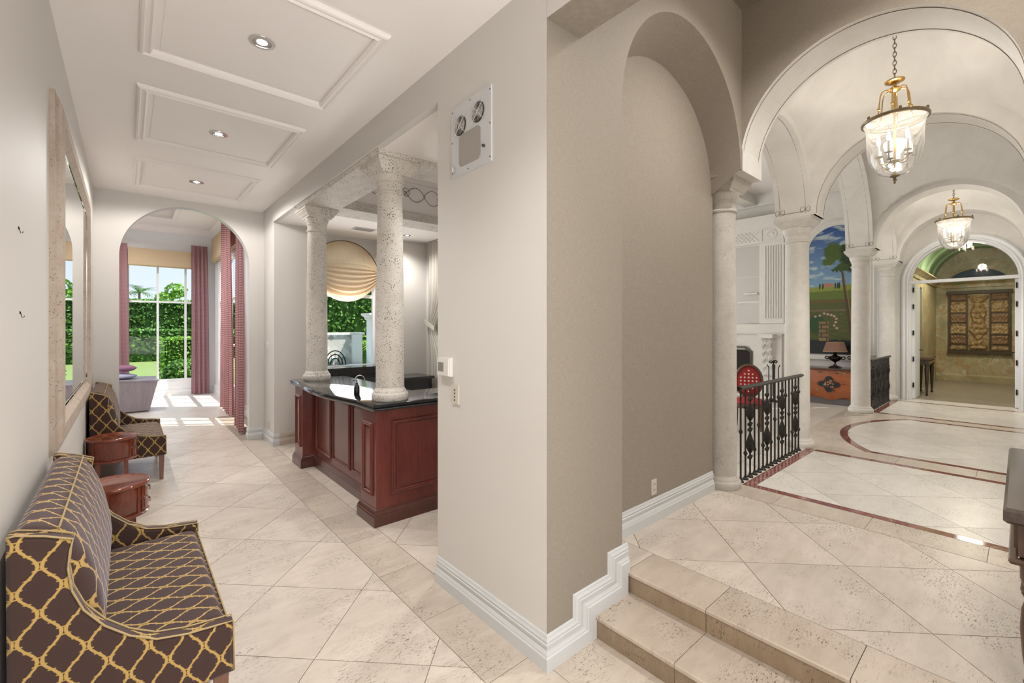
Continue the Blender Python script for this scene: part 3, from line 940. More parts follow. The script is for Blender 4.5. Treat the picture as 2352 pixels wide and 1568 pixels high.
# ------------------------------------------------------------------ bar room shell
bw = MB()
bw.box(1.80, 7.28, -0.1, 2.14, 7.40, 3.6).box(3.47, 7.28, -0.1, 4.30, 7.40, 3.6)
bw.box(2.02, 7.40, -0.1, 2.14, 7.75, 3.6).box(3.47, 7.40, -0.1, 3.59, 7.75, 3.6)
arch_wall(bw, 'y', 7.60, 7.75, 2.14, 3.47, 1.06, 3.6, 2.80, 0.585, 2.60, 32, 0, 0, rz=0.585)
bw.box(2.14, 7.60, -0.1, 3.47, 7.75, 1.06)
struct(bw, 'wall_bar_back', 'paint')
wbs = MB().box(4.22, 2.66, -0.1, 4.34, 6.2, 3.6).box(4.22, 7.22, -0.1, 4.34, 7.4, 3.6).box(4.22, 6.2, -0.1, 4.34, 7.22, 0.5).box(4.22, 6.2, 3.1, 4.34, 7.22, 3.6)
struct(wbs, 'wall_bar_side', 'paint')
# ceiling with stone framed coffer
X0c, X1c, Y0c, Y1c = 2.06, 3.85, 4.06, 5.72
cb = MB()
cb.box(1.69, 2.66, 3.32, 4.3, Y0c, 3.45).box(1.69, Y1c, 3.32, 4.3, 7.75, 3.45).box(1.69, Y0c, 3.32, X0c, Y1c, 3.45).box(X1c, Y0c, 3.32, 4.3, Y1c, 3.45)
cbo = struct(cb, 'ceiling_bar', 'ceil')
cof = MB()
cof.box(X0c - 0.1, Y0c - 0.1, 3.92, X1c + 0.1, Y1c + 0.1, 4.0)
for (a, b, c_, d_) in ((X0c - .1, Y0c - .1, X0c, Y1c + .1), (X1c, Y0c - .1, X1c + .1, Y1c + .1), (X0c, Y0c - .1, X1c, Y0c), (X0c, Y1c, X1c, Y1c + .1)):
    cof.box(a, b, 3.45, c_, d_, 3.92)
struct(cof, 'coffer', 'ceil', cbo)
crown = [(0, 0), (0.0, 0.10), (0.03, 0.10), (0.045, 0.07), (0.09, 0.03), (0.11, 0.02), (0.11, 0)]
MB().sweep([(X0c, Y0c, 3.92), (X0c, Y1c, 3.92), (X1c, Y1c, 3.92), (X1c, Y0c, 3.92)], crown, (0, 0, -1), closed=True).build('crown_moulding', 'ceil', cbo)
# stone architrave frame on the ceiling
stone = MB()
ox0, oy0, ox1, oy1 = 1.645, 3.66, 4.2, 6.14
for (a, b, c_, d_) in ((ox0 + .03, oy0 + .03, ox1, Y0c), (ox0 + .03, Y1c, ox1, oy1), (ox0 + .03, Y0c, X0c, Y1c), (X1c, Y0c, ox1, Y1c)):
    stone.box(a, b, 3.285, c_, d_, 3.322)
so = struct(stone, 'trim_5', 'coral')
pm = [(0, 0), (0.03, 0.0), (0.03, 0.012), (0.018, 0.02), (0.008, 0.036), (0, 0.036)]
MB().sweep([(ox0 + .03, oy1, 3.322), (ox0 + .03, oy0 + .03, 3.322), (ox1, oy0 + .03, 3.322)], pm, (0, 0, -1)).build('stone_bead', 'coral', so)
MB().sweep([(X0c, Y0c, 3.40), (X1c, Y0c, 3.40), (X1c, Y1c, 3.40), (X0c, Y1c, 3.40)], [(0, 0), (0.0, 0.115), (-0.02, 0.115), (-0.02, 0.06), (-0.045, 0.02), (-0.045, 0)][::1], (0, 0, -1), closed=True).build('stone_cornice', 'coral', so)
# painted scrollwork frieze on the far coffer face
fy = Y1c - 0.006
for q in range(3):
    xs = 2.08 + q * 0.59
    for ph in (0, pi):
        MB().tube([(xs + 0.62 * k / 24, fy, 3.66 + 0.11 * sin(2 * pi * k / 24 + ph) * (1 if k < 13 else 0.9)) for k in range(25)], 0.0045, 4).build('painted_scroll', 'ink', cbo)
    sp = [(xs + 0.31 + (0.01 + 0.004 * k) * cos(k * 0.55), fy, 3.66 + (0.01 + 0.004 * k) * sin(k * 0.55)) for k in range(20)]
    MB().tube(sp, 0.004, 4).build('painted_scroll', 'ink', cbo)

# ------------------------------------------------------------------ garden room shell
gr = MB()
gr.box(-2.7, 8.10, -0.1, -0.48, 8.2, 4.5)
struct(gr, 'wall_garden_near', 'paint')
struct(MB().box(-2.8, 8.1, -0.1, -2.7, 14.6, 4.5), 'wall_garden_side', 'paint')
wy = 14.45
gb = MB()
gx0, gx1 = -0.30, 1.66
gb.box(-2.8, wy, -0.1, gx0, wy + .14, 4.5).box(gx1, wy, -0.1, 1.98, wy + .14, 4.5).box(gx0, wy, 3.42, gx1, wy + .14, 4.5).box(gx0, wy, -0.1, gx1, wy + .14, 0.36)
struct(gb, 'wall_garden_far', 'frame_white')
gs = MB()
wins_side = ((8.75, 10.05), (10.75, 13.75))
gs.box(1.80, 8.10, -0.1, 1.94, 8.75, 4.5).box(1.80, 10.05, -0.1, 1.94, 10.75, 4.5).box(1.80, 13.75, -0.1, 1.94, 14.6, 4.5)
for a, b in wins_side:
    gs.box(1.80, a, -0.1, 1.94, b, 0.36).box(1.80, a, 3.42, 1.94, b, 4.5)
struct(gs, 'wall_garden_window_side', 'frame_white')
gc = struct(MB().box(-2.8, 8.1, 4.36, 1.98, 9.0, 4.5).box(-2.8, 13.3, 4.36, 1.98, 14.6, 4.5).box(-2.8, 9.0, 4.36, -1.7, 13.3, 4.5).box(0.85, 9.0, 4.36, 1.98, 13.3, 4.5).box(-1.8, 8.9, 4.66, 0.95, 13.4, 4.76).box(-1.8, 8.9, 4.5, -1.7, 13.4, 4.66).box(0.85, 8.9, 4.5, 0.95, 13.4, 4.66).box(-1.7, 8.9, 4.5, 0.85, 9.0, 4.66).box(-1.7, 13.3, 4.5, 0.85, 13.4, 4.66), 'ceiling_garden_room', 'ceil')
cm = [(0, 0), (0, 0.16), (0.025, 0.16), (0.04, 0.12), (0.10, 0.05), (0.13, 0.03), (0.13, 0)]
struct(MB().sweep([(1.80, 8.1, 4.36), (1.80, wy, 4.36), (-2.7, wy, 4.36)], [(-a, b) for a, b in cm], (0, 0, -1)), 'trim_6', 'ceil')
struct(MB().sweep([(-1.7, 9.0, 4.36), (0.85, 9.0, 4.36), (0.85, 13.3, 4.36), (-1.7, 13.3, 4.36)], [(-0.04, 0), (-0.04, 0.03), (0.03, 0.03), (0.05, 0)], (0, 0, -1), closed=True), 'trim_7', 'ceil')

# windows: frame, mullions and one pane per light
WN = [0]
def window(ax, p, s0, s1, z0, z1, cols, rows, parts_mat='frame_white', depth=0.06, fw=0.07, mw=0.045):
    WN[0] += 1
    root = anchor('window_%d' % WN[0])
    def B(a, b, c_, d_, q0=0.0, q1=depth):
        return MB().box(p + q0, a, c_, p + q1, b, d_) if ax == 'x' else MB().box(a, p + q0, c_, b, p + q1, d_)
    fr = B(s0, s0 + fw, z0, z1); 
    for m2 in (B(s1 - fw, s1, z0, z1), B(s0 + fw, s1 - fw, z0, z0 + fw), B(s0 + fw, s1 - fw, z1 - fw, z1)):
        fr.add(m2.v, m2.f)
    fr.build('window_frame', parts_mat, root)
    cs = [s0 + fw] + list(cols) + [s1 - fw]; rs = [z0 + fw] + list(rows) + [z1 - fw]
    for c_ in cols: B(c_ - mw / 2, c_ + mw / 2, z0 + fw, z1 - fw).build('mullion', parts_mat, root)
    for r_ in rows: B(s0 + fw, s1 - fw, r_ - mw / 2, r_ + mw / 2, -0.008, depth + 0.008).build('transom_bar', parts_mat, root)
    for i in range(len(cs) - 1):
        for j in range(len(rs) - 1):
            B(cs[i] + (mw / 2 if i else 0), cs[i + 1] - (mw / 2 if i < len(cs) - 2 else 0), rs[j] + (mw / 2 if j else 0), rs[j + 1] - (mw / 2 if j < len(rs) - 2 else 0), depth / 2, depth / 2 + 0.006).build('pane', 'glass', root)
    return root
window('y', wy + 0.03, gx0, gx1, 0.36, 3.42, (0.02, 0.595, 1.17), (2.42,))
window('x', 1.83, 8.75, 10.05, 0.36, 3.42, (9.18, 9.62), (1.35, 2.42))
window('x', 1.83, 10.75, 13.75, 0.36, 3.42, (11.5, 12.25, 13.0), (1.35, 2.42))
window('x', 4.25, 6.2, 7.22, 0.5, 3.1, (6.7,), (2.3,))
window('y', -2.76, -0.25, 1.55, 0.0, 3.3, (0.65,), (2.4,))  # unseen glazing behind the viewer, added for even light
# arched bar window
root = anchor('window_6')
n = 28
prof = [(0, -0.02), (0.06, -0.02), (0.06, 0.03), (0, 0.03)]
cxw, rw, zsw = 2.80, 0.585, 2.60
pth = [(cxw + rw, 7.66, 1.08)] + [(cxw + rw * cos(pi * k / n), 7.66, zsw + rw * sin(pi * k / n)) for k in range(n + 1)] + [(cxw - rw, 7.66, 1.08)]
MB().sweep(pth, [(a, b) for a, b in prof], (0, -1, 0)).build('window_frame', 'frame_white', root)
MB().box(cxw - rw, 7.64, 2.28, cxw + rw, 7.68, 2.34).build('transom_bar', 'frame_white', root)
poly = [(cxw + (rw - .05) * cos(pi * k / n), zsw + (rw - .05) * sin(pi * k / n)) for k in range(n + 1)] + [(cxw - rw + .05, 2.34), (cxw + rw - .05, 2.34)]
mb = MB(); mb.add([(x, 7.66, z) for x, z in poly], [tuple(range(len(poly)))]); mb.build('pane', 'glass', root, fix=False)
MB().box(cxw - rw + .05, 7.657, 1.11, cxw + rw - .05, 7.663, 2.28).build('pane', 'glass', root)
MB().box(cxw - rw + .05, 7.64, 1.07, cxw + rw - .05, 7.70, 1.11).build('sill', 'frame_white', root)

# ------------------------------------------------------------------ living room shell
struct(MB().box(12.65, 2.07, -0.1, 12.8, 8.2, 5.4), 'wall_living_far', 'lime')
struct(MB().box(4.4, 7.95, -0.1, 12.8, 8.1, 5.4), 'wall_living_blank_side', 'lime')  # no windows in it; the fill light before it is added
struct(MB().box(4.35, 2.07, -0.1, 4.5, 8.1, 5.4), 'wall_living_near', 'lime')
lc = struct(MB().box(4.35, 2.0, 5.25, 12.8, 8.2, 5.4), 'ceiling_living_room', 'ceil')
struct(MB().sweep([(12.65, 2.07, 5.25), (12.65, 7.95, 5.25), (4.5, 7.95, 5.25)], [(-a * 1.8, b * 1.8) for a, b in cm], (0, 0, -1), flip=True), 'trim_8', 'cast')
for yb in (4.6, 6.4):
    MB().box(4.5, yb, 5.0, 12.65, yb + 0.3, 5.25).build('ceiling_beam', 'cast', lc)
struct(MB().box(4.47, 2.0, 5.0, 12.65, 2.07, 5.3), 'wall_living_upper', 'lime')

# ------------------------------------------------------------------ foyer shell beyond the double door
struct(MB().box(12.60, 1.62, 0.1, 14.1, 1.75, 3.1).box(15.0, 1.62, 0.1, 17.8, 1.75, 3.1).box(14.1, 1.62, 2.75, 15.0, 1.75, 3.1).box(14.1, 1.85, 0.1, 15.0, 1.95, 2.75), 'wall_foyer_side', 'goldmarble')
struct(MB().box(12.60, -0.30, 0.1, 17.8, -0.15, 3.1), 'wall_foyer_other_side', 'goldmarble')
mb = MB(); arch_wall(mb, 'x', 17.75, 17.9, -0.30, 1.75, 2.96, 4.3, 0.79, 0.60, 2.97, 28, 0, 0, rz=0.42)
mb.box(17.75, -0.3, 0.1, 17.9, 1.75, 2.96)
fe = struct(mb, 'wall_foyer_end', 'goldmarble')
poly = [(0.79 + 0.60 * cos(pi * k / 28), 2.97 + 0.42 * sin(pi * k / 28)) for k in range(29)]
mb = MB(); mb.prism(poly, 17.84, 17.88, ax='x'); mb.build('painted_lunette', 'bluepaint', fe)
MB().sweep([(17.75, 0.79 - 0.62 * cos(pi * k / 28), 2.955 + 0.44 * sin(pi * k / 28)) for k in range(29)], [(0, 0), (0, 0.03), (-0.07, 0.03), (-0.07, 0)], (-1, 0, 0)).build('lunette_surround', 'goldmarble', fe)
MB().box(17.71, 0.06, 2.88, 17.75, 1.52, 2.955).build('lunette_sill', 'goldmarble', fe)
nv_ = 30
mb = MB().grid(lambda u, v: (12.6 + 5.2 * u, 0.735 + 0.93 * cos(pi * v), 3.0 + 0.95 * sin(pi * v)), 10, nv_)
fv = struct(mb, 'ceiling_foyer_vault', 'greenvault', smooth=60, fix=False)
for xr in (13.4, 14.55, 15.7, 16.85):
    MB().sweep([(xr, 0.735 - 0.93 * cos(pi * k / nv_), 3.0 + 0.95 * sin(pi * k / nv_)) for k in range(nv_ + 1)], [(0, 0), (0, 0.14), (-0.05, 0.14), (-0.05, 0)], (1, 0, 0)).build('vault_rib', 'greenvault', fv)
struct(MB().sweep([(12.6, 1.62, 3.1), (17.75, 1.62, 3.1), (17.75, -0.15, 3.1)], [(0, 0), (0, 0.18), (0.03, 0.18), (0.04, 0.12), (0.10, 0.06), (0.14, 0.03), (0.14, 0)], (0, 0, -1), flip=True), 'trim_9', 'goldmarble')
struct(MB().sweep([(17.75, 1.62, ZU), (17.75, -0.15, ZU)], [(0, 0), (0, 0.2), (-0.02, 0.2), (-0.03, 0.16), (-0.03, 0)], (0, 0, 1)), 'baseboard_foyer', 'goldmarble')
MB().box(14.1, 1.62, ZU, 14.16, 1.86, 2.75).box(14.94, 1.62, ZU, 15.0, 1.86, 2.75).build('niche_reveal', 'greymarble', bpy.data.objects['wall_foyer_side'])

# ------------------------------------------------------------------ baseboards
bb = [(0, 0), (0.026, 0), (0.026, 0.068), (0.021, 0.074), (0.020, 0.082), (0.011, 0.100), (0.010, 0.118), (0.017, 0.122), (0.017, 0.130), (0.012, 0.134), (0.012, 0.142), (0.016, 0.146), (0.010, 0.158), (0.008, 0.170), (0.004, 0.176), (0, 0.176)]
struct(MB().sweep([(1.70, 1.60, 0), (1.63, 1.60, 0), (1.63, 2.66, 0)], bb, (0, 0, 1)), 'baseboard_pillar', 'trim')
bs = [(b, a) for a, b in bb]
struct(MB().sweep([(1.70, 1.60, 0), (2.004, 1.60, 0), (2.004, 1.60, 0.126), (2.312, 1.60, 0.126), (2.312, 1.60, ZU), (2.33, 1.60, ZU)], bs, (0, -1, 0)), 'baseboard_stair', 'trim')
struct(MB().sweep([(4.09, 1.878, ZU), (2.28, 1.878, ZU)], bb, (0, 0, 1)), 'baseboard_niche', 'trim')
struct(MB().sweep([(1.80, 7.28, 0), (1.65, 7.28, 0), (1.65, 7.95, 0), (1.45, 7.95, 0), (1.45, 8.10, 0)], bb, (0, 0, 1), flip=False), 'baseboard_nib', 'trim')
struct(MB().sweep([(2.14, 7.28, 0), (1.72, 7.28, 0)], [(a * 1.05, b * 1.02) for a, b in bb], (0, 0, 1)), 'baseboard_bar', 'trav_band')
struct(MB().sweep([(-0.33, 7.95, 0), (-0.33, -2.65, 0)], bb, (0, 0, 1)), 'baseboard_left', 'trim')
struct(MB().sweep([(-0.08, 8.10, 0), (-0.08, 7.95, 0), (-0.33, 7.95, 0)], bb, (0, 0, 1)), 'baseboard_end', 'trim')
struct(MB().sweep([(1.80, 8.1, 0), (1.80, wy, 0), (-2.7, wy, 0)], [(a * 1.2, b * 1.3) for a, b in bb], (0, 0, 1)), 'baseboard_garden_room', 'frame_white')

# ------------------------------------------------------------------ arched double door at the corridor end
dr = anchor('door_1')
n = 32
cas = [(0, 0), (0, 0.05), (-0.02, 0.06), (-0.05, 0.045), (-0.09, 0.055), (-0.12, 0.03), (-0.12, 0)]
pth = [(12.37, 1.547, ZU)] + [(12.37, 0.772 + 0.775 * cos(pi * k / n), 2.705 + 0.775 * sin(pi * k / n)) for k in range(n + 1)] + [(12.37, -0.003, ZU)]
MB().sweep(pth, [(-a, b) for a, b in cas], (-1, 0, 0)).build('door_casing', 'frame_white', dr)
pth = [(12.40, 1.547, ZU)] + [(12.40, 0.772 + 0.775 * cos(pi * k / n), 2.705 + 0.775 * sin(pi * k / n)) for k in range(n + 1)] + [(12.40, -0.003, ZU)]
MB().sweep(pth, [(0, 0), (0, -0.16), (-0.035, -0.16), (-0.035, 0)], (-1, 0, 0)).build('door_jamb', 'frame_white', dr)
MB().box(12.38, 0.0, 2.675, 12.52, 1.545, 2.735).build('transom_bar', 'frame_white', dr)
poly = [(0.772 + 0.74 * cos(pi * k / n), 2.735 + 0.71 * sin(pi * k / n)) for k in range(n + 1)]
mb = MB(); mb.add([(12.45, y, z) for y, z in poly], [tuple(range(len(poly)))]); mb.build('pane', 'door_glass', dr, fix=False)
for sy, y in ((1, 1.512), (-1, 0.032)):
    y0, y1 = (y - 0.045, y) if sy > 0 else (y, y + 0.045)
    leaf = MB().box(12.53, y0, ZU + 0.01, 13.22, y1, 2.67).build('door_leaf', 'frame_white', dr)
    for z in (0.5, 1.05, 1.6, 2.15, 2.5):
        MB().box(12.505, y0 + 0.012, z, 12.532, y1 - 0.012, z + 0.10).build('hinge', 'iron', leaf)
    MB().tube([(13.15, y0 + 0.02, 1.27), (13.15, y0 + 0.02 + (-sy) * 0.07, 1.27), (13.05, y0 + 0.02 - sy * 0.07, 1.27)], 0.011, 8).build('door_handle', 'iron', leaf)

# ================================================================== THINGS
# ------------------------------------------------------------------ stone columns
def column(label, x, y, z0, z1, r0, r1, rb, ha, mat_s, mat_b, group, caph=0.30, seg=40):
    t_ = thing('stone_column', label, 'column', (x, y, z0), group)
    t_['kind'] = 'thing'
    h = z1 - z0
    b = MB().lathe([(rb * 0.98, 0), (rb, 0.012), (rb * 1.0, 0.035), (rb * 0.99, 0.055), (rb * 0.955, 0.068), (rb * 0.89, 0.074), (rb * 0.885, 0.088), (r0 * 1.06, 0.098), (r0 * 1.0, 0.118)], seg=seg)
    b.build('base', mat_b, t_, smooth=50)
    sh = MB()
    zt = h - caph
    prof = []
    for k in range(13):
        u = k / 12
        prof.append((r0 + (r1 - r0) * u ** 1.6, 0.116 + (zt - 0.116) * u))
    sh.lathe(prof, seg=seg)
    sh.build('shaft', mat_s, t_, smooth=50)
    c_ = MB().lathe([(r1, 0), (r1 * 1.10, 0.006), (r1 * 1.13, 0.016), (r1 * 1.10, 0.026), (r1 * 1.01, 0.032), (r1 * 1.0, 0.085), (r1 * 1.08, 0.094), (r1 * 1.12, 0.104), (r1 * 1.06, 0.114), (r1 * 1.12, 0.122), (r1 * 1.22, 0.150), (r1 * 1.27, 0.175), (r1 * 1.27, 0.185)], (0, 0, zt), seg)
    c_.square([(ha * 0.70, 0.180), (ha * 0.72, 0.196), (ha * 0.80, 0.206), (ha * 0.86, 0.232), (ha * 0.96, 0.250), (ha * 0.96, 0.262), (ha, 0.266), (ha, caph)], (0, 0, zt))
    c_.build('capital', mat_b, t_, smooth=35)
    return t_
column('coral stone column at the corner of the linen niche, beside the stair landing', 4.29, 1.885, ZU, 3.13, 0.137, 0.126, 0.175, 0.20, 'coral_gray', 'coral_gray', 'corridor arcade columns')
column('pale stone column at the far end of the first iron railing', 6.48, 1.885, ZU, 3.13, 0.140, 0.128, 0.185, 0.205, 'coral_pale', 'coral_pale', 'corridor arcade columns')
column('pale stone column standing just past the commode and mural', 9.93, 1.89, ZU, 3.13, 0.140, 0.128, 0.185, 0.205, 'coral_pale', 'coral_pale', 'corridor arcade columns')
column('pale stone column next to the white arched double door', 12.12, 1.86, ZU, 3.13, 0.140, 0.128, 0.18, 0.205, 'coral_pale', 'coral_pale', 'corridor arcade columns')
column('pitted coral stone column on the corner of the granite bar top', 1.875, 3.91, 1.08, 3.288, 0.130, 0.113, 0.168, 0.205, 'coral', 'coral', 'columns standing on the bar')
column('smaller looking coral stone column at the window end of the bar top', 1.88, 6.06, 1.08, 3.288, 0.130, 0.113, 0.168, 0.205, 'coral', 'coral', 'columns standing on the bar')

# ------------------------------------------------------------------ wrought iron railings
def baluster(kind):
    h = 0.90
    mb = MB()
    prof = [(0.030, 0), (0.030, 0.012), (0.018, 0.022), (0.014, 0.03)]
    def knot(z): return [(0.009, z - 0.024), (0.016, z - 0.011), (0.021, z), (0.016, z + 0.011), (0.009, z + 0.024)]
    def basket(z0, z1):
        q = []
        for k in range(9):
            u = k / 8
            q.append((0.009 + 0.029 * sin(pi * u ** 0.8), z0 + (z1 - z0) * u))
        return q
    if kind == 'basket':
        mid_ = knot(0.20) + basket(0.24, 0.44) + knot(0.475) + knot(0.53) + basket(0.565, 0.745) + knot(0.78)
    elif kind == 'pair':
        mid_ = knot(0.26) + knot(0.72)
    else:
        mid_ = knot(0.49)
    prof += [(0.009, 0.05)] + mid_ + [(0.009, h)]
    mb.lathe(prof, seg=8)
    if kind == 'basket':
        for z in (0.20, 0.475, 0.53, 0.78):
            for sgn in (-1, 1):
                mb.sphere((sgn * 0.035, 0, z + 0.006), 0.014, 8, 5)
                mb.tube([(sgn * 0.012, 0, z), (sgn * 0.024, 0, z + 0.012), (sgn * 0.052, 0, z - 0.004)], 0.006, 5)
    return mb.mesh('baluster', 'iron', smooth=40)
BAL = {k: baluster(k) for k in ('basket', 'pair', 'centre')}
def railing(label, x0, x1, y):
    t_ = thing('iron_railing', label, 'railing', (x0, y, ZU), 'wrought iron railings between columns')
    L = x1 - x0
    prof = [(-0.026, 0.0), (-0.030, 0.010), (-0.022, 0.022), (0.0, 0.028), (0.022, 0.022), (0.030, 0.010), (0.026, 0.0)]
    MB().sweep([(0, 0, 0.905), (L, 0, 0.905)], prof, (0, 0, 1)).build('handrail', 'iron', t_)
    MB().box(0, -0.012, 0.893, L, 0.012, 0.906).build('rail_bar', 'iron', t_)
    k = 0
    x = 0.045
    seq = ('centre', 'pair', 'basket', 'pair')
    while x < L:
        inst(BAL[seq[k % 4]], 'baluster', t_, (x, 0, 0))
        x += 0.1135; k += 1
railing('black wrought iron railing beside the niche column, in front of the fireplace', 4.46, 6.315, 1.79)
railing('black wrought iron railing beside the white arched double door', 10.10, 11.95, 1.79)

# ------------------------------------------------------------------ bar
PX = 1.66       # pilaster face
FX = 1.815      # recessed front
bar = thing('bar_cabinet', 'dark mahogany bar with raised panels and corner pilasters under black granite', 'bar', (0, 0, 0))
body = MB()
plan = [(PX, 3.735), (3.3, 3.735), (3.3, 4.25), (2.25, 4.25), (2.25, 6.22), (PX, 6.22), (PX, 5.905), (FX, 5.905), (FX, 4.07), (PX, 4.07)]
body.prism(plan, 0.0, 1.017)
body.build('body', 'mahog', bar)
pl = [(0, 0), (0.030, 0), (0.030, 0.085), (0.024, 0.095), (0.026, 0.105), (0.012, 0.128), (0.010, 0.14), (0, 0.145)]
MB().sweep([(3.3, 3.735, 0), (PX, 3.735, 0), (PX, 4.07, 0), (FX, 4.07, 0), (FX, 5.905, 0), (PX, 5.905, 0), (PX, 6.22, 0), (2.25, 6.22, 0)], [(a, b) for a, b in pl], (0, 0, 1)).build('plinth', 'mahog_dark', bar)
mo = [(0, 0), (0, 0.010), (0.008, 0.020), (0.018, 0.014), (0.026, 0.020), (0.034, 0.006), (0.034, 0)]
def panel(axis, p, a0, a1, z0, z1, inset=0.004):
    """raised panel with picture moulding on the face axis=p, facing -axis"""
    if axis == 'x':
        N_ = (-1, 0, 0); pth = [(p, a1, z0), (p, a1, z1), (p, a0, z1), (p, a0, z0)]
        MB().box(p - 0.006, a0 + .05, z0 + .05, p + 0.01, a1 - .05, z1 - .05).build('panel', 'mahog', bar)
    else:
        N_ = (0, -1, 0); pth = [(a0, p, z0), (a0, p, z1), (a1, p, z1), (a1, p, z0)]
        MB().box(a0 + .05, p - 0.006, z0 + .05, a1 - .05, p + 0.01, z1 - .05).build('panel', 'mahog', bar)
    mb = MB().sweep(pth, [(-a, b) for a, b in mo], N_, closed=True)
    mb.build('panel_moulding', 'mahog', bar)
panel('x', PX, 3.80, 4.01, 0.25, 0.90)
panel('x', PX, 5.965, 6.165, 0.25, 0.90)
for a in (4.14, 4.725, 5.31):
    panel('x', FX, a, a + 0.54, 0.22, 0.96)
panel('y', 3.735, 1.80, 2.86, 0.25, 0.92)
# granite top (a separate worktop)
top = [(3.35, 3.675), (1.605, 3.675), (1.605, 4.10)]
top += [(1.605 - 0.085 * sin(pi * k / 14), 4.10 + (5.88 - 4.10) * k / 14) for k in range(1, 14)]
top += [(1.605, 5.88), (1.605, 6.27), (2.32, 6.27), (2.32, 4.32), (3.35, 4.32)]
top = top[::-1]
def offset_poly(poly, d):
    out = []
    n_ = len(poly)
    for i in range(n_):
        p0, p1, p2 = Vector((*poly[i - 1], 0)), Vector((*poly[i], 0)), Vector((*poly[(i + 1) % n_], 0))
        d0 = (p1 - p0).normalized(); d1 = (p2 - p1).normalized()
        n0 = Vector((-d0.y, d0.x, 0)); n1 = Vector((-d1.y, d1.x, 0))
        q = (n0 + n1).normalized(); k = 1 / max(0.3, q.dot(n0))
        w_ = p1 + q * d * k
        out.append((w_.x, w_.y))
    return out
if area(top) < 0: top = top[::-1]
gt = MB()
rings = [(0.030, 1.018), (0.012, 1.022), (0.006, 1.034), (0.014, 1.046), (0.010, 1.050), (0.0, 1.056), (0.0, 1.068), (0.008, 1.078), (0.014, 1.080)]
nt = len(top)
vs = []
for d_, z in rings:
    vs += [(x, y, z) for x, y in offset_poly(top, d_)]
fs = [tuple(range(nt - 1, -1, -1)), tuple((len(rings) - 1) * nt + k for k in range(nt))]
for i in range(len(rings) - 1):
    for k in range(nt):
        k2 = (k + 1) % nt
        fs.append((i * nt + k, i * nt + k2, (i + 1) * nt + k2, (i + 1) * nt + k))
gt.add(vs, fs)
gto = gt.build('granite_worktop', 'granite', smooth=30, label='polished black granite bar top with bowed front and rounded edge', category='worktop')
# lower work counter and back bar
wc = thing('work_counter', 'low dark counter with sink tucked behind the bowed bar front', 'counter', (0, 0, 0))
MB().box(2.252, 4.34, 0.0, 2.85, 6.2, 0.84).build('body', 'mahog_dark', wc)
MB().box(2.252, 4.335, 0.84, 2.88, 6.22, 0.88).build('granite_top', 'granite', wc)
fx, fy_ = 2.40, 6.10
f_ = thing('sink_faucet', 'chrome gooseneck faucet rising behind the bowed bar top', 'faucet', (fx, fy_, 0.88))
MB().lathe([(0.028, 0), (0.028, 0.015), (0.016, 0.025), (0.014, 0.06)], seg=12).build('base', 'chrome', f_, smooth=40)
MB().tube([(0, 0, 0.05), (0, 0, 0.14)] + [(0.065 - 0.065 * cos(pi * k / 10), -0.02 * k / 10, 0.14 + 0.065 * sin(pi * k / 10)) for k in range(1, 11)] + [(0.13, -0.02, 0.11)], 0.007, 8).build('spout', 'chrome', f_, smooth='all')
MB().tube([(0, -0.02, 0.05), (0, -0.06, 0.07)], 0.006, 6).build('lever', 'chrome', f_)
bk = thing('back_bar', 'black granite topped back counter along the arched window', 'counter', (0, 0, 0))
MB().box(2.15, 6.72, 0.0, 4.0, 7.27, 0.88).build('body', 'black', bk)
MB().box(2.10, 6.68, 0.88, 4.03, 7.27, 0.925).build('granite_top', 'granite', bk)
MB().box(2.145, 7.245, 0.925, 3.465, 7.272, 1.06).build('backsplash', 'granite', bk)
MB().box(2.145, 7.23, 1.06, 3.465, 7.598, 1.10).build('window_ledge', 'granite', bk)
bo = thing('soap_bottle', 'small black pump bottle standing on the granite bar top', 'bottle', (1.735, 4.36, 1.08))
MB().lathe([(0.026, 0), (0.028, 0.004), (0.028, 0.075), (0.024, 0.092), (0.012, 0.104), (0.011, 0.112)], seg=20).build('body', 'black', bo, smooth=40)
MB().lathe([(0.013, 0.110), (0.013, 0.124), (0.004, 0.126), (0.004, 0.148)], seg=12).build('collar', 'black', bo, smooth=40)
MB().tube([(0, 0, 0.148), (0.0, 0, 0.152), (-0.03, 0.01, 0.150), (-0.036, 0.012, 0.140)], 0.005, 6).build('pump_spout', 'black', bo)

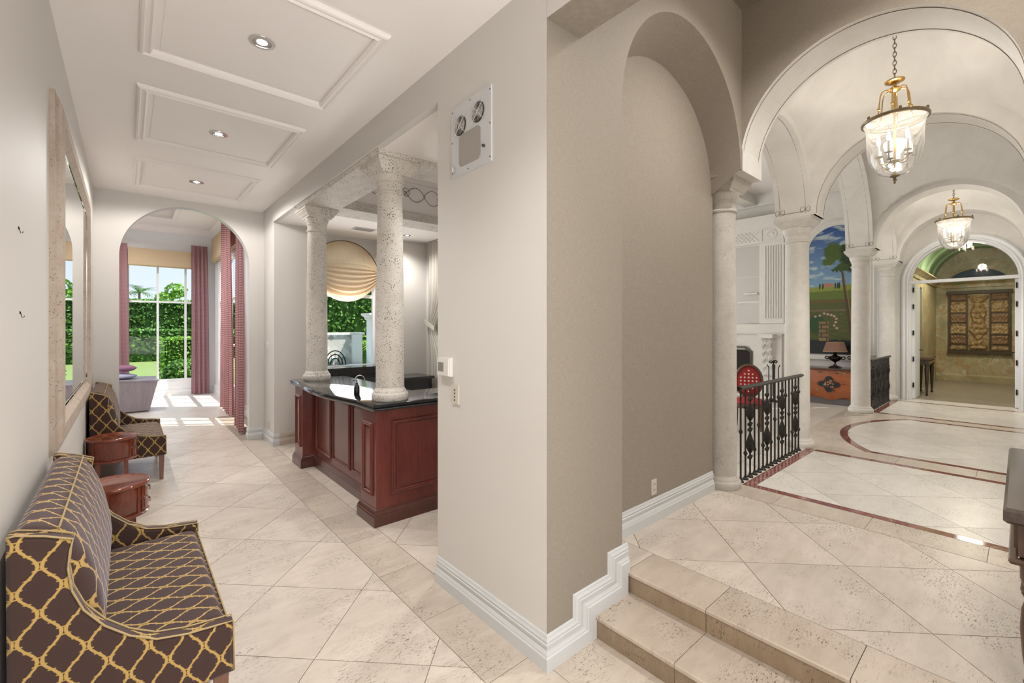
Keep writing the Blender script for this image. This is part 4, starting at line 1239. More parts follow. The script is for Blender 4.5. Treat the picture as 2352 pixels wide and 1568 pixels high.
# ------------------------------------------------------------------ settees
def make_settee():
    """local frame: x from the wall (0) outwards, y along the wall, z up"""
    t_ = thing('settee', 'dark brown settee with gold trellis upholstery, in front of the wall mirror', 'settee', (-0.312, 2.2, 0), 'trellis upholstered settees')
    W, DX = 1.32, 0.31
    top_pts = [(0.655, 0.500), (0.60, 0.505), (0.50, 0.514), (0.40, 0.538), (0.32, 0.588), (0.25, 0.656), (0.195, 0.736), (0.165, 0.817), (0.155, 0.898), (0.160, 0.96), (0.168, 1.000)]
    back_pts = [(0.10, 1.030), (0.03, 1.052), (0.008, 1.05)]
    outline = [(0.012, 0.285), (0.655, 0.285)] + top_pts + back_pts
    th = 0.066
    for y0 in (0.0, W - th):
        mb = MB()
        n_ = len(outline)
        e = 0.012
        # rounded slab: inset rings on both faces
        cx_ = sum(p[0] for p in outline) / n_; cz_ = sum(p[1] for p in outline) / n_
        ol = [(x, z) for x, z in outline]
        ins = offset_poly(ol if area(ol) > 0 else ol[::-1], 0.012)
        if area(ol) < 0: ol = ol[::-1]
        rings_ = [(ins, y0), (ol, y0 + e), (ol, y0 + th - e), (ins, y0 + th)]
        vs_ = []
        for pl_, y in rings_: vs_ += [(x, y, z) for x, z in pl_]
        m_ = len(ol)
        fs_ = [tuple(range(m_)), tuple(3 * m_ + k for k in range(m_ - 1, -1, -1))]
        for i in range(3):
            for k in range(m_):
                k2 = (k + 1) % m_
                fs_.append((i * m_ + k, (i + 1) * m_ + k, (i + 1) * m_ + k2, i * m_ + k2))
        mb.add(vs_, fs_)
        arm = mb.build('wing_arm', 'trellis', t_, smooth=35, uv=boxuv)
        for yy_ in (y0 + 0.006, y0 + th - 0.006):
            pth = [(x, yy_, z + 0.003) for x, z in top_pts + back_pts]
            pth = [(0.658, yy_, 0.29)] + pth
            MB().tube(pth, 0.0036, 6).build('piping', 'piping', arm, smooth='all')
    # seat
    ys0, ys1 = th + 0.002, W - th - 0.002
    def seat(u, v):
        x = 0.14 + (0.645 - 0.14) * u
        y = ys0 + (ys1 - ys0) * v
        d = min(1, min(u, 1 - u) / 0.10)
        dv = min(1, min(v, 1 - v) / 0.05)
        z = 0.440 + 0.045 * sqrt(max(0, 1 - (1 - d) ** 2)) * (0.55 + 0.45 * sqrt(max(0, 1 - (1 - dv) ** 2)))
        return (x, y, z)
    MB().grid(seat, 24, 30).build('seat_cushion', 'trellis', t_, smooth='all', uv=lambda c_, n_: (c_.y, c_.x), fix=False)
    ap = MB().box(0.05, ys0, 0.285, 0.652, ys1, 0.445)
    ap.build('seat_base', 'trellis', t_, uv=boxuv)
    MB().tube([(0.652, ys0, 0.450), (0.652, ys1, 0.450)], 0.0035, 6).build('piping', 'piping', t_)
    # back cushion: rounded roll between the wings
    sec = [(0.215, 0.44), (0.245, 0.52), (0.250, 0.62), (0.240, 0.72), (0.222, 0.82), (0.198, 0.91), (0.165, 0.985), (0.125, 1.030), (0.080, 1.052), (0.04, 1.054), (0.014, 1.035), (0.010, 0.9), (0.010, 0.30)]
    dist = [0.0]
    for i in range(1, len(sec)): dist.append(dist[-1] + sqrt((sec[i][0] - sec[i - 1][0]) ** 2 + (sec[i][1] - sec[i - 1][1]) ** 2))
    mb = MB()
    ny = 22
    vs_ = []
    for j in range(ny + 1):
        v = j / ny
        y = ys0 - 0.02 + (ys1 - ys0 + 0.04) * v
        e = min(v, 1 - v) / 0.09
        k = sqrt(max(0, 1 - (1 - min(1, e)) ** 2))
        for (x, z) in sec:
            xe = min(x, 0.150)
            vs_.append((xe + (x - xe) * k, y, z - 0.012 * (1 - k) * (1 if z > 0.9 else 0)))
    ms = len(sec)
    fs_ = [(j * ms + i, (j + 1) * ms + i, (j + 1) * ms + i + 1, j * ms + i + 1) for j in range(ny) for i in range(ms - 1)]
    fs_ += [tuple(range(ms)), tuple(ny * ms + i for i in range(ms - 1, -1, -1))]
    mb.add(vs_, fs_)
    mesh_obj = mb.build('backrest', 'trellis', t_, smooth='all')
    me = mesh_obj.data
    lay = me.uv_layers.new(name='UVMap')
    for p in me.polygons:
        for li in p.loop_indices:
            vi = me.loops[li].vertex_index
            lay.data[li].uv = (me.vertices[vi].co.y, dist[vi % ms])
    MB().tube([(0.128, ys0 + 0.01 + (ys1 - ys0 - 0.02) * k / 12, 1.034) for k in range(13)], 0.0035, 6).build('piping', 'piping', mesh_obj)
    # legs
    for (lx, ly, s) in ((0.615, 0.045, 1), (0.615, W - 0.045, 1), (0.05, 0.045, -1), (0.05, W - 0.045, -1)):
        MB().add([(lx - .026, ly - .026, .285), (lx + .026, ly - .026, .285), (lx + .026, ly + .026, .285), (lx - .026, ly + .026, .285), (lx - .017 + .0 * s, ly - .017, 0), (lx + .017, ly - .017, 0), (lx + .017, ly + .017, 0), (lx - .017, ly + .017, 0)], [])
        mb = MB(); mb.add([(lx - .026, ly - .026, .29), (lx + .026, ly - .026, .29), (lx + .026, ly + .026, .29), (lx - .026, ly + .026, .29), (lx - .017, ly - .017, 0), (lx + .017, ly - .017, 0), (lx + .017, ly + .017, 0), (lx - .017, ly + .017, 0)], [(0, 1, 2, 3), (4, 7, 6, 5), (0, 4, 5, 1), (1, 5, 6, 2), (2, 6, 7, 3), (3, 7, 4, 0)])
        mb.build('leg', 'legwood', t_)
    return t_
s1_ = make_settee()
s2_ = copy_tree(s1_)
s2_.location = (-0.312, 6.50, 0)
s2_['label'] = 'dark brown gold-trellis settee by the arched opening to the garden room'

# ------------------------------------------------------------------ drum side tables
def make_drum():
    t_ = thing('drum_table', 'round cherry wood drum table between the mirror settee and its twin table', 'side table', (0, 0, 0), 'cherry drum side tables')
    R = 0.20
    MB().lathe([(R * 1.0, 0.592), (R * 1.03, 0.596), (R * 1.06, 0.604), (R * 1.06, 0.612), (R * 1.03, 0.618), (R * 1.0, 0.622), (R * 0.985, 0.620)], seg=44).build('top', 'cherry', t_, smooth=50)
    bd = MB().lathe([(R * 0.93, 0.395), (R * 0.955, 0.40), (R * 0.955, 0.594)], seg=44).build('drum', 'cherry', t_, smooth=50)
    MB().lathe([(R * 0.96, 0.376), (R * 1.02, 0.382), (R * 1.03, 0.392), (R * 0.98, 0.402), (R * 0.955, 0.404)], seg=44).build('lower_moulding', 'cherry', t_, smooth=50)
    def arc_panel(r0, r1, a0, a1, z0, z1, n_=10):
        mb = MB()
        vs_ = []
        for k in range(n_ + 1):
            a = a0 + (a1 - a0) * k / n_
            for r in (r0, r1):
                for z in (z0, z1):
                    vs_.append((r * cos(a), r * sin(a), z))
        fs_ = []
        for k in range(n_):
            b = k * 4; d_ = b + 4
            fs_ += [(b, d_, d_ + 1, b + 1), (b + 2, b + 3, d_ + 3, d_ + 2), (b, b + 2, d_ + 2, d_), (b + 1, d_ + 1, d_ + 3, b + 3)]
        fs_ += [(0, 1, 3, 2), (n_ * 4, n_ * 4 + 2, n_ * 4 + 3, n_ * 4 + 1)]
        mb.add(vs_, fs_)
        return mb
    for z0, z1 in ((0.412, 0.492), (0.502, 0.584)):
        dw = arc_panel(R * 0.95, R * 0.985, -0.62, 0.62, z0, z1).build('drawer', 'cherry', t_, smooth=30)
        arc_panel(R * 0.98, R * 1.0, -0.50, 0.50, z0 + 0.012, z1 - 0.012).build('drawer_face', 'cherry', dw, smooth=30)
        zc = (z0 + z1) / 2 + 0.012
        MB().sphere((R * 1.02, 0, zc), (0.008, 0.008, 0.008), 8, 6).tube([(R * 1.04, 0.016 * cos(2 * pi * k / 12), zc - 0.016 + 0.016 * sin(2 * pi * k / 12)) for k in range(12)], 0.0028, 5, closed=True).build('ring_pull', 'bronze', dw)
    for a in (0.75, -0.75, 2.4, -2.4):
        arc_panel(R * 0.95, R * 0.975, a - 0.06, a + 0.06, 0.402, 0.592, 3).build('stile', 'cherry', t_)
    for k in range(4):
        a = pi / 4 + k * pi / 2
        x, y = 0.150 * cos(a), 0.150 * sin(a)
        mb = MB(); mb.add([(x - .02, y - .02, .385), (x + .02, y - .02, .385), (x + .02, y + .02, .385), (x - .02, y + .02, .385), (x * 1.1 - .012, y * 1.1 - .012, 0), (x * 1.1 + .012, y * 1.1 - .012, 0), (x * 1.1 + .012, y * 1.1 + .012, 0), (x * 1.1 - .012, y * 1.1 + .012, 0)], [(0, 1, 2, 3), (4, 7, 6, 5), (0, 4, 5, 1), (1, 5, 6, 2), (2, 6, 7, 3), (3, 7, 4, 0)])
        mb.build('leg', 'cherry', t_)
        MB().tube([(0, 0, 0.15), (x * 0.55 + 0.02 * sin(a), y * 0.55 - 0.02 * cos(a), 0.142), (x * 1.02, y * 1.02, 0.17)], [0.016, 0.012, 0.011], 6).build('stretcher', 'cherry', t_)
    MB().lathe([(0.03, 0.135), (0.034, 0.15), (0.03, 0.162)], seg=16).build('stretcher_boss', 'cherry', t_)
    return t_
d1_ = make_drum()
d1_.location = (-0.075, 4.36, 0)
d1_['label'] = 'round cherry drum table standing close behind the nearer trellis settee'
d2_ = copy_tree(d1_)
d2_.location = (-0.115, 6.24, 0)
d2_['label'] = 'round cherry drum table pushed against the settee by the arch'

# ------------------------------------------------------------------ wall mirror
mi_ = thing('wall_mirror', 'tall mirror in a carved coral stone frame on the hall wall', 'mirror', (-0.33, 3.58, 1.03))
W, Hh = 2.72, 2.07
fr = [(0, 0), (0, 0.030), (0.02, 0.036), (0.035, 0.050), (0.05, 0.048), (0.06, 0.062), (0.085, 0.070), (0.15, 0.070), (0.165, 0.055), (0.19, 0.035), (0.20, 0.020), (0.20, 0)]
mb = MB().sweep([(0.0, 0, 0), (0.0, W, 0), (0.0, W, Hh), (0.0, 0, Hh)], [(a, b * 0.78) for a, b in fr], (1, 0, 0), closed=True)
mb.build('frame', 'coral_tan', mi_, smooth=25)
MB().box(0.001, 0.19, 0.19, 0.028, W - 0.19, Hh - 0.19).build('mirror_glass', 'mirror', mi_)
bev = [(0, 0), (0, 0.0015), (0.035, 0.005), (0.037, 0)]
MB().sweep([(0.028, 0.20, 0.20), (0.028, W - 0.20, 0.20), (0.028, W - 0.20, Hh - 0.20), (0.028, 0.20, Hh - 0.20)], bev, (1, 0, 0), closed=True).build('bevel', 'mirror', mi_)
for (y, z) in ((2.65, 2.145), (2.68, 1.805)):
    h_ = thing('picture_hook', ('small bent metal picture hook high on the bare hall wall' if z > 2 else 'lower of two little picture hooks on the bare hall wall'), 'hook', (-0.33, y, z), 'picture hooks')
    MB().box(0, -0.005, 0.002, 0.002, 0.005, 0.014).build('plate', 'pewter', h_)
    MB().tube([(0.002, 0, 0.012), (0.005, 0, -0.004), (0.007, 0, -0.012), (0.012, 0.001, -0.010), (0.013, 0.001, -0.004)], 0.0012, 5).build('hook_wire', 'pewter', h_)

# ------------------------------------------------------------------ pillar fittings
def plate_on_x(name, label, cat, x, y, z, w, h, mat, d=0.012, kids=None, group=None):
    t_ = thing(name, label, cat, (x, y, z), group)
    MB().box(-d, -w / 2, -h / 2, 0, w / 2, h / 2).build('plate', mat, t_)
    return t_
th = thing('thermostat', 'white wall thermostat with grey display on the pillar face', 'thermostat', (1.63, 2.545, 1.49))
MB().prism([(-0.072, -0.062), (0.072, -0.062), (0.072, 0.062), (-0.072, 0.062)], -0.026, 0.0, ax='x').build('body', 'white_plastic', th)
MB().box(-0.034, -0.066, -0.056, -0.026, 0.066, 0.056).build('cover', 'white_plastic', th)
MB().box(-0.036, -0.012, -0.030, -0.033, 0.054, 0.030).build('display', 'screen', th)
sw = thing('switch_plate', 'ivory keypad switch plate below the thermostat', 'switch', (1.63, 2.435, 1.315))
MB().box(-0.010, -0.040, -0.062, 0, 0.040, 0.062).build('plate', 'ivory', sw)
for z in (-0.036, -0.015, 0.008, 0.03):
    MB().lathe([(0.006, 0), (0.006, 0.003), (0.004, 0.004)], seg=10).xf(Matrix.Rotation(-pi / 2, 4, 'Y')).xf(Matrix.Translation((-0.0095, 0.0, z))).build('button', 'slot', sw)
vp = thing('vent_panel', 'white access panel with two small fans and a grille high on the pillar', 'vent panel', (1.63, 2.262, 2.965))
MB().box(-0.010, -0.211, -0.226, 0, 0.211, 0.226).build('panel', 'trim', vp)
for yc_, zc_ in ((0.105, 0.085), (-0.085, 0.105)):
    f0 = MB().lathe([(0.058, 0), (0.062, 0.001), (0.062, 0.004)], seg=28).xf(Matrix.Rotation(-pi / 2, 4, 'Y')).xf(Matrix.Translation((-0.0105, yc_, zc_))).build('fan', 'slot', vp)
    MB().lathe([(0.024, 0.004), (0.024, 0.007), (0.018, 0.008)], seg=16).xf(Matrix.Rotation(-pi / 2, 4, 'Y')).xf(Matrix.Translation((-0.0105, yc_, zc_))).build('fan_hub', 'mesh_grey', f0)
    for rr in (0.030, 0.038, 0.046, 0.054):
        MB().tube([(-0.018, yc_ + rr * cos(2 * pi * k / 24), zc_ + rr * sin(2 * pi * k / 24)) for k in range(24)], 0.0014, 4, closed=True).build('guard_ring', 'chrome', f0)
    for a in (pi / 4, 3 * pi / 4):
        MB().tube([(-0.019, yc_ - 0.085 * cos(a), zc_ - 0.085 * sin(a)), (-0.019, yc_ + 0.085 * cos(a), zc_ + 0.085 * sin(a))], 0.002, 4).build('guard_bar', 'chrome', f0)
gp = [(-0.115 + 0.02, -0.18), (0.115 - 0.02, -0.18), (0.115, -0.16), (0.115, 0.005), (0.095, 0.025), (-0.095, 0.025), (-0.115, 0.005), (-0.115, -0.16)]
MB().prism([(y + 0.005, z) for y, z in gp], -0.0125, -0.0095, ax='x').build('grille', 'mesh_grey', vp)
for (y, z) in ((-0.2, 0.2), (0.2, 0.2), (0, 0.212), (-0.2, 0), (0.2, 0), (-0.2, -0.2), (0.2, -0.2), (0.02, -0.213)):
    MB().sphere((-0.010, y, z), (0.003, 0.005, 0.005), 8, 5).build('screw', 'slot', vp)
MB().tube([(-0.01, 0.17, -0.17), (-0.03, 0.165, -0.17), (-0.03, 0.165, -0.20), (-0.012, 0.17, -0.205)], 0.004, 6).build('latch', 'chrome', vp)
MB().lathe([(0.009, 0), (0.009, 0.012), (0.006, 0.016)], seg=10).xf(Matrix.Rotation(-pi / 2, 4, 'Y')).xf(Matrix.Translation((-0.010, -0.145, -0.12))).build('knob', 'slot', vp)

def outlet(label, loc, axis):
    t_ = thing('wall_outlet', label, 'outlet', loc, 'wall outlets')
    m_ = Matrix.Identity(4) if axis == 'y' else Matrix.Rotation(-pi / 2, 4, 'Z')
    MB().box(-0.036, -0.008, -0.058, 0.036, 0, 0.058).xf(m_).build('plate', 'ivory', t_)
    for z in (-0.022, 0.022):
        r_ = MB().box(-0.016, -0.010, z - 0.015, 0.016, -0.007, z + 0.015).xf(m_).build('receptacle', 'ivory', t_)
        for dx in (-0.007, 0.007):
            MB().box(dx - 0.002, -0.0115, z - 0.003, dx + 0.002, -0.0095, z + 0.007).xf(m_).build('slot', 'slot', r_)
outlet('ivory electrical outlet low on the linen niche wall', (3.09, 1.878, 0.515), 'y')
outlet('electrical outlet low on the corner past the bar', (1.65, 7.60, 0.27), 'x')
ls = thing('light_switch', 'white double light switch on the corner beside the arched opening', 'switch', (1.65, 7.66, 1.48))
MB().box(-0.008, -0.07, -0.058, 0, 0.07, 0.058).build('plate', 'white_plastic', ls)
for y in (-0.03, 0.03): MB().box(-0.014, y - 0.014, -0.03, -0.007, y + 0.014, 0.03).build('rocker', 'white_plastic', ls)

# ------------------------------------------------------------------ recessed downlights
def downlight(label, x, y, z, watts, group, r=0.075, spread=1.95, owner=None, blend=1.0):
    if owner:      # unseen fitting added for its light, parented to the ceiling
        t_ = bpy.data.objects.new('added_light_fitting', None); COL.objects.link(t_); t_.location = (x, y, z); t_.parent = bpy.data.objects[owner]
    else:
        t_ = thing('downlight', label, 'downlight', (x, y, z), group)
    MB().lathe([(r * 0.72, 0.0), (r * 0.74, -0.006), (r, -0.006), (r * 1.02, -0.003), (r * 1.02, 0.0)], seg=28, cap=False).build('trim_ring', 'chrome', t_, smooth=40)
    MB().lathe([(r * 0.40, 0.0), (r * 0.40, -0.004), (r * 0.3, -0.005)], seg=20).build('lamp_face', 'down', t_, fix=False)
    MB().lathe([(r * 0.74, -0.0005), (r * 0.40, -0.002)], seg=24, cap=False).build('reflector', 'mesh_grey', t_)
    l_ = add_light('SPOT', 'downlight_lamp', (x, y, z - 0.03), watts, (1.0, 0.965, 0.92), size=0.05, spot=spread, blend=blend)
    return t_
HW = 80.0
downlight('round recessed downlight in the hall ceiling panel above the nearer settee', 0.655, 3.20, HC - 0.004, HW, 'hall ceiling downlights')
downlight('round recessed downlight in the middle hall ceiling panel', 0.655, 4.98, HC - 0.004, HW, 'hall ceiling downlights')
downlight('round recessed downlight in the hall ceiling panel by the arch', 0.66, 6.80, HC - 0.004, 75.0, 'hall ceiling downlights', spread=3.0, blend=0.25)
downlight('added unseen downlight in the hall ceiling over the stair foot', 0.655, 1.40, HC - 0.004, HW, 'hall ceiling downlights', owner='ceiling')
downlight('added unseen downlight in the hall ceiling behind the viewer', 0.655, -0.60, HC - 0.004, HW, 'hall ceiling downlights', owner='ceiling')
downlight('added unseen downlight in the high landing ceiling near the arch', 3.2, 0.75, 4.518, 150.0, 'added landing downlights', spread=2.4, owner='ceiling_landing')  # unseen lamp added to brighten the landing and arch face
sc_ = bpy.data.objects.new('added_sconce', None); COL.objects.link(sc_); sc_.location = (3.25, -0.45, 4.0); sc_.parent = bpy.data.objects['wall_landing_side']  # added unseen sconce, lights the arch face and stair wall
MB().lathe([(0.03, -0.10), (0.07, -0.04), (0.09, 0.06), (0.085, 0.06)], (0, 0.10, 0), 20, cap=False).build('added_sconce_bowl', 'bell_glass', sc_, smooth=40)
MB().box(-0.04, 0.0, -0.14, 0.04, 0.015, 0.02).build('added_sconce_plate', 'bronze', sc_)
add_light('POINT', 'sconce_fill_lamp', (3.25, -0.27, 4.1), 27.0, (1.0, 0.95, 0.88), size=0.08)  # fill lamp of the added sconce
downlight('small recessed downlight in the bar ceiling near the drapery', 3.575, 6.82, 3.318, 60.0, 'bar ceiling downlights', spread=2.6, blend=0.8, r=0.06)
downlight('added unseen downlight in the bar ceiling beside the pillar', 2.6, 3.2, 3.318, 60.0, 'bar ceiling downlights', spread=2.6, blend=0.8, r=0.06, owner='ceiling_bar')
for gy in (9.9, 11.2, 12.5):
    downlight('', -0.4, gy, 4.655, 165.0, '', r=0.08, spread=2.7, blend=0.7, owner='ceiling_garden_room')  # added unseen downlights in place of daylight from the garden windows
av = thing('air_vent', 'small grey slatted air vent in the white bar ceiling', 'air vent', (2.84, 6.85, 3.32))
MB().box(-0.17, -0.10, -0.008, 0.17, 0.10, 0.0).build('frame', 'trim', av)
for k in range(7): MB().box(-0.14, -0.072 + k * 0.022, -0.014, 0.14, -0.060 + k * 0.022, -0.007).build('slat', 'mesh_grey', av)

# ------------------------------------------------------------------ bell jar pendants
def make_pendant(watts):
    t_ = thing('bell_pendant', 'brass bell-jar pendant lantern hanging in the first corridor vault', 'pendant light', (5.39, 0.772, 0), 'bell jar lanterns')
    g = MB().lathe([(0.012, 3.165), (0.06, 3.172), (0.11, 3.195), (0.16, 3.25), (0.192, 3.33), (0.205, 3.42), (0.207, 3.52), (0.210, 3.60), (0.218, 3.64), (0.236, 3.672)], seg=36, cap=False)
    g.build('glass_bell', 'bell_glass', t_, smooth='all', fix=False)
    MB().lathe([(0.236, 3.664), (0.246, 3.668), (0.250, 3.684), (0.242, 3.696), (0.228, 3.698), (0.224, 3.686), (0.226, 3.668)], seg=36, cap=False).build('rim', 'bronze', t_, smooth=40)
    for k in range(6):
        a = 2 * pi * k / 6 + 0.3
        MB().sphere((0.236 * cos(a), 0.236 * sin(a), 3.706), (0.013, 0.013, 0.016), 8, 6).build('rim_bud', 'bronze', t_)
    stem = MB().lathe([(0.012, 3.30), (0.010, 3.33), (0.010, 3.94), (0.03, 3.95), (0.045, 3.96), (0.050, 3.972), (0.035, 3.985), (0.014, 3.995), (0.012, 4.02)], seg=16)
    stem.build('stem', 'brass', t_, smooth=40)
    MB().lathe([(0.010, 4.018), (0.045, 4.026), (0.072, 4.040), (0.075, 4.050), (0.050, 4.062), (0.018, 4.072), (0.008, 4.085)], seg=24).build('smoke_bell', 'brass', t_, smooth=40)
    for k in range(6):
        a = 2 * pi * k / 6
        pth = [(0.03, 3.965), (0.07, 3.972), (0.098, 3.955), (0.110, 3.92), (0.116, 3.86), (0.122, 3.80), (0.128, 3.74), (0.134, 3.692)]
        mb = MB().tube([(r * cos(a), r * sin(a), z) for r, z in pth], 0.0055, 6)
        mb.sphere((0.124 * cos(a), 0.124 * sin(a), 3.80), 0.014, 8, 6)
        mb.build('rod', 'brass', t_, smooth='all')
        MB().tube([(0.130 * cos(a), 0.130 * sin(a), 3.690), (0.236 * cos(a), 0.236 * sin(a), 3.688)], 0.005, 5).build('spider_bar', 'bronze', t_)
    MB().lathe([(0.004, 3.092), (0.010, 3.100), (0.006, 3.110), (0.016, 3.122), (0.018, 3.132), (0.008, 3.140), (0.014, 3.150), (0.038, 3.160), (0.040, 3.166), (0.010, 3.172), (0.008, 3.31)], seg=16).build('finial', 'bronze', t_, smooth=40)
    MB().lathe([(0.012, 3.285), (0.040, 3.295), (0.046, 3.305), (0.020, 3.315)], seg=16).build('arm_hub', 'bronze', t_, smooth=40)
    for k in range(5):
        a = 2 * pi * k / 5 + 0.4
        ca, sa = cos(a), sin(a)
        mb = MB().tube([(0.02 * ca, 0.02 * sa, 3.30), (0.06 * ca, 0.06 * sa, 3.285), (0.105 * ca, 0.105 * sa, 3.30), (0.115 * ca, 0.115 * sa, 3.36)], 0.006, 6)
        mb.lathe([(0.008, 3.355), (0.030, 3.362), (0.032, 3.368), (0.012, 3.372)], (0.115 * ca, 0.115 * sa, 0), 12)
        arm = mb.build('candle_arm', 'bronze', t_, smooth=40)
        MB().lathe([(0.010, 3.370), (0.010, 3.47)], (0.115 * ca, 0.115 * sa, 0), 10).build('candle_sleeve', 'candle', arm, smooth=40)
        MB().lathe([(0.006, 3.47), (0.014, 3.49), (0.016, 3.51), (0.010, 3.545), (0.003, 3.57)], (0.115 * ca, 0.115 * sa, 0), 10).build('candle_bulb', 'bulb', arm, smooth='all')
    z = 4.095; k = 0
    while z < 4.69:
        mb = MB()
        pts = []
        for q in range(14):
            b = 2 * pi * q / 14
            u, w_ = 0.012 * cos(b), 0.026 * sin(b)
            pts.append((u, 0, z + w_) if k % 2 == 0 else (0, u, z + w_))
        mb.tube(pts, 0.0038, 5, closed=True).build('chain_link', 'bronze', t_)
        z += 0.040; k += 1
    MB().lathe([(0.012, 4.66), (0.05, 4.675), (0.065, 4.70)], seg=20).build('ceiling_rose', 'bronze', t_, smooth=40)
    return t_
p1_ = make_pendant(0)
p2_ = copy_tree(p1_)
p2_.location = (11.04, 0.782, -0.02)
p2_['label'] = 'brass bell-jar pendant lantern hanging before the arched double door'
PW = 16.0
for (x, y, z, w_) in ((5.39, 0.772, 3.60, PW), (11.04, 0.782, 3.58, PW)):
    add_light('POINT', 'pendant_lamp', (x, y, z), w_, (1.0, 0.93, 0.83), size=0.09)
    add_light('SPOT', 'pendant_floor_fill', (x, y, 3.07), 68.0, (1.0, 0.955, 0.89), size=0.035, spot=2.5, blend=0.9)  # added spot below the bell, brightens the corridor floor

# ------------------------------------------------------------------ dark console table at the landing's edge
ct = thing('console_table', 'dark carved wooden console table with turned legs at the landing edge', 'table', (0, 0, 0))
TZ = 1.045
mb = MB()
tp = rect(2.60, -0.38, 3.95, 0.047)
vs = []
ringsT = [(0.012, TZ - 0.062), (0.0, TZ - 0.05), (0.0, TZ - 0.012), (0.010, TZ)]
for d_, z in ringsT: vs += [(x, y, z) for x, y in offset_poly(tp, d_)]
fs = [(3, 2, 1, 0), (12, 13, 14, 15)] + [(i * 4 + k, i * 4 + (k + 1) % 4, (i + 1) * 4 + (k + 1) % 4, (i + 1) * 4 + k) for i in range(3) for k in range(4)]
mb.add(vs, fs); mb.build('top', 'darkwood', ct, smooth=20)
MB().box(2.665, -0.34, TZ - 0.20, 3.885, 0.008, TZ - 0.062).build('apron', 'carvewood', ct)
for k in range(13):
    MB().box(2.72 + k * 0.09, 0.006, TZ - 0.185, 2.76 + k * 0.09, 0.020, TZ - 0.075).build('carved_rib', 'carvewood', ct)
for k in range(4):
    MB().box(2.652, -0.30 + k * 0.08, TZ - 0.185, 2.668, -0.26 + k * 0.08, TZ - 0.075).build('carved_rib', 'carvewood', ct)
MB().sweep([(3.885, 0.008, TZ - 0.205), (2.665, 0.008, TZ - 0.205), (2.665, -0.34, TZ - 0.205)], [(0, 0), (0.022, 0.0), (0.026, 0.012), (0.020, 0.024), (0, 0.024)][::-1], (0, 0, -1)).build('apron_bead', 'carvewood', ct)
for (x, y) in ((2.70, -0.03), (3.85, -0.03), (2.70, -0.30), (3.85, -0.30)):
    z0 = ZU
    hh = TZ - 0.20 - ZU
    prof = [(0.030, 0), (0.034, 0.01), (0.030, 0.05), (0.020, 0.07), (0.026, 0.09), (0.018, 0.11), (0.028, 0.20), (0.034, 0.30), (0.030, 0.38), (0.020, 0.42), (0.030, 0.44), (0.020, 0.46), (0.034, 0.50), (0.034, hh)]
    MB().lathe(prof, (x, y, z0), 20).build('leg', 'carvewood', ct, smooth=40)
MB().box(2.70, -0.315, ZU + 0.10, 3.85, -0.285, ZU + 0.13).build('stretcher', 'carvewood', ct)

# ------------------------------------------------------------------ living room: fireplace
fp = thing('fireplace', 'tall white cast stone fireplace with fluted overmantel seen behind the railing', 'fireplace', (0, 0, 0))
FXF = 12.32
MB().box(FXF, 3.80, 0.0, 12.648, 6.0, 4.30).build('chimney_breast', 'cast', fp)
MB().box(FXF - 0.05, 3.86, 1.86, FXF, 4.36, 3.92).build('pilaster', 'cast', fp)
for k in range(7):
    y = 3.92 + k * 0.058
    MB().lathe([(0.019, 2.0), (0.021, 2.02), (0.021, 3.80), (0.016, 3.83)], (FXF - 0.056, y + 0.01, 0), 10).build('flute', 'cast', fp, smooth=40)
MB().box(FXF - 0.065, 3.85, 1.86, FXF - 0.02, 4.37, 1.97).build('pilaster_base', 'cast', fp)
# frieze: lattice + rosette
MB().box(FXF - 0.07, 3.84, 3.92, FXF, 6.0, 4.30).build('frieze', 'cast', fp)
MB().lathe([(0.12, 0), (0.12, 0.012), (0.10, 0.02), (0.095, 0.008), (0.06, 0.012), (0.045, 0.03), (0.01, 0.035)], seg=28).xf(Matrix.Rotation(-pi / 2, 4, 'Y')).xf(Matrix.Translation((FXF - 0.07, 4.11, 4.11))).build('rosette', 'cast', fp, smooth=40)
MB().sweep([(FXF - 0.07, 4.34, 3.97), (FXF - 0.07, 4.34, 4.25), (FXF - 0.07, 3.88, 4.25), (FXF - 0.07, 3.88, 3.97)], [(0, 0), (0, 0.02), (0.025, 0.02), (0.025, 0)], (-1, 0, 0), closed=True).build('rosette_frame', 'cast', fp)
for k in range(9):
    y0 = 4.42 + k * 0.10
    for sgn in (-1, 1):
        a, b = (y0, y0 + 0.24) if sgn > 0 else (y0 + 0.24, y0)
        MB().tube([(FXF - 0.075, a, 3.98), (FXF - 0.075, b, 4.24)], 0.010, 4).build('lattice_bar', 'cast', fp)
MB().sweep([(12.648, 3.80, 4.62), (FXF - 0.07, 3.80, 4.62), (FXF - 0.07, 6.0, 4.62)], [(0.20, 0), (0.20, 0.05), (0.17, 0.06), (0.13, 0.12), (0.07, 0.20), (0.05, 0.24), (0.05, 0.28), (0, 0.32), (0, 0)], (0, 0, -1)).build('cornice', 'cast', fp)
for m_ in (bpy.data.objects['cornice'],):
    pass
# pale recessed panels of the overmantel
MB().box(FXF - 0.012, 4.42, 3.10, FXF, 6.0, 3.88).build('overmantel_panel', 'overmirror', fp)
MB().box(FXF - 0.012, 4.42, 1.88, FXF, 6.0, 3.07).build('overmantel_panel', 'overmirror', fp)
MB().box(FXF - 0.05, 4.36, 1.86, FXF, 4.42, 3.92).build('panel_frame', 'cast', fp)
MB().box(FXF - 0.05, 4.42, 1.88, FXF - 0.012, 4.78, 2.42).build('niche_block', 'overmirror', fp)
MB().box(FXF - 0.055, 4.42, 2.40, FXF - 0.012, 4.95, 2.45).build('niche_shelf', 'cast', fp)
MB().box(FXF - 0.10, 4.46, 2.62, FXF - 0.012, 4.76, 2.66).build('niche_shelf', 'cast', fp)
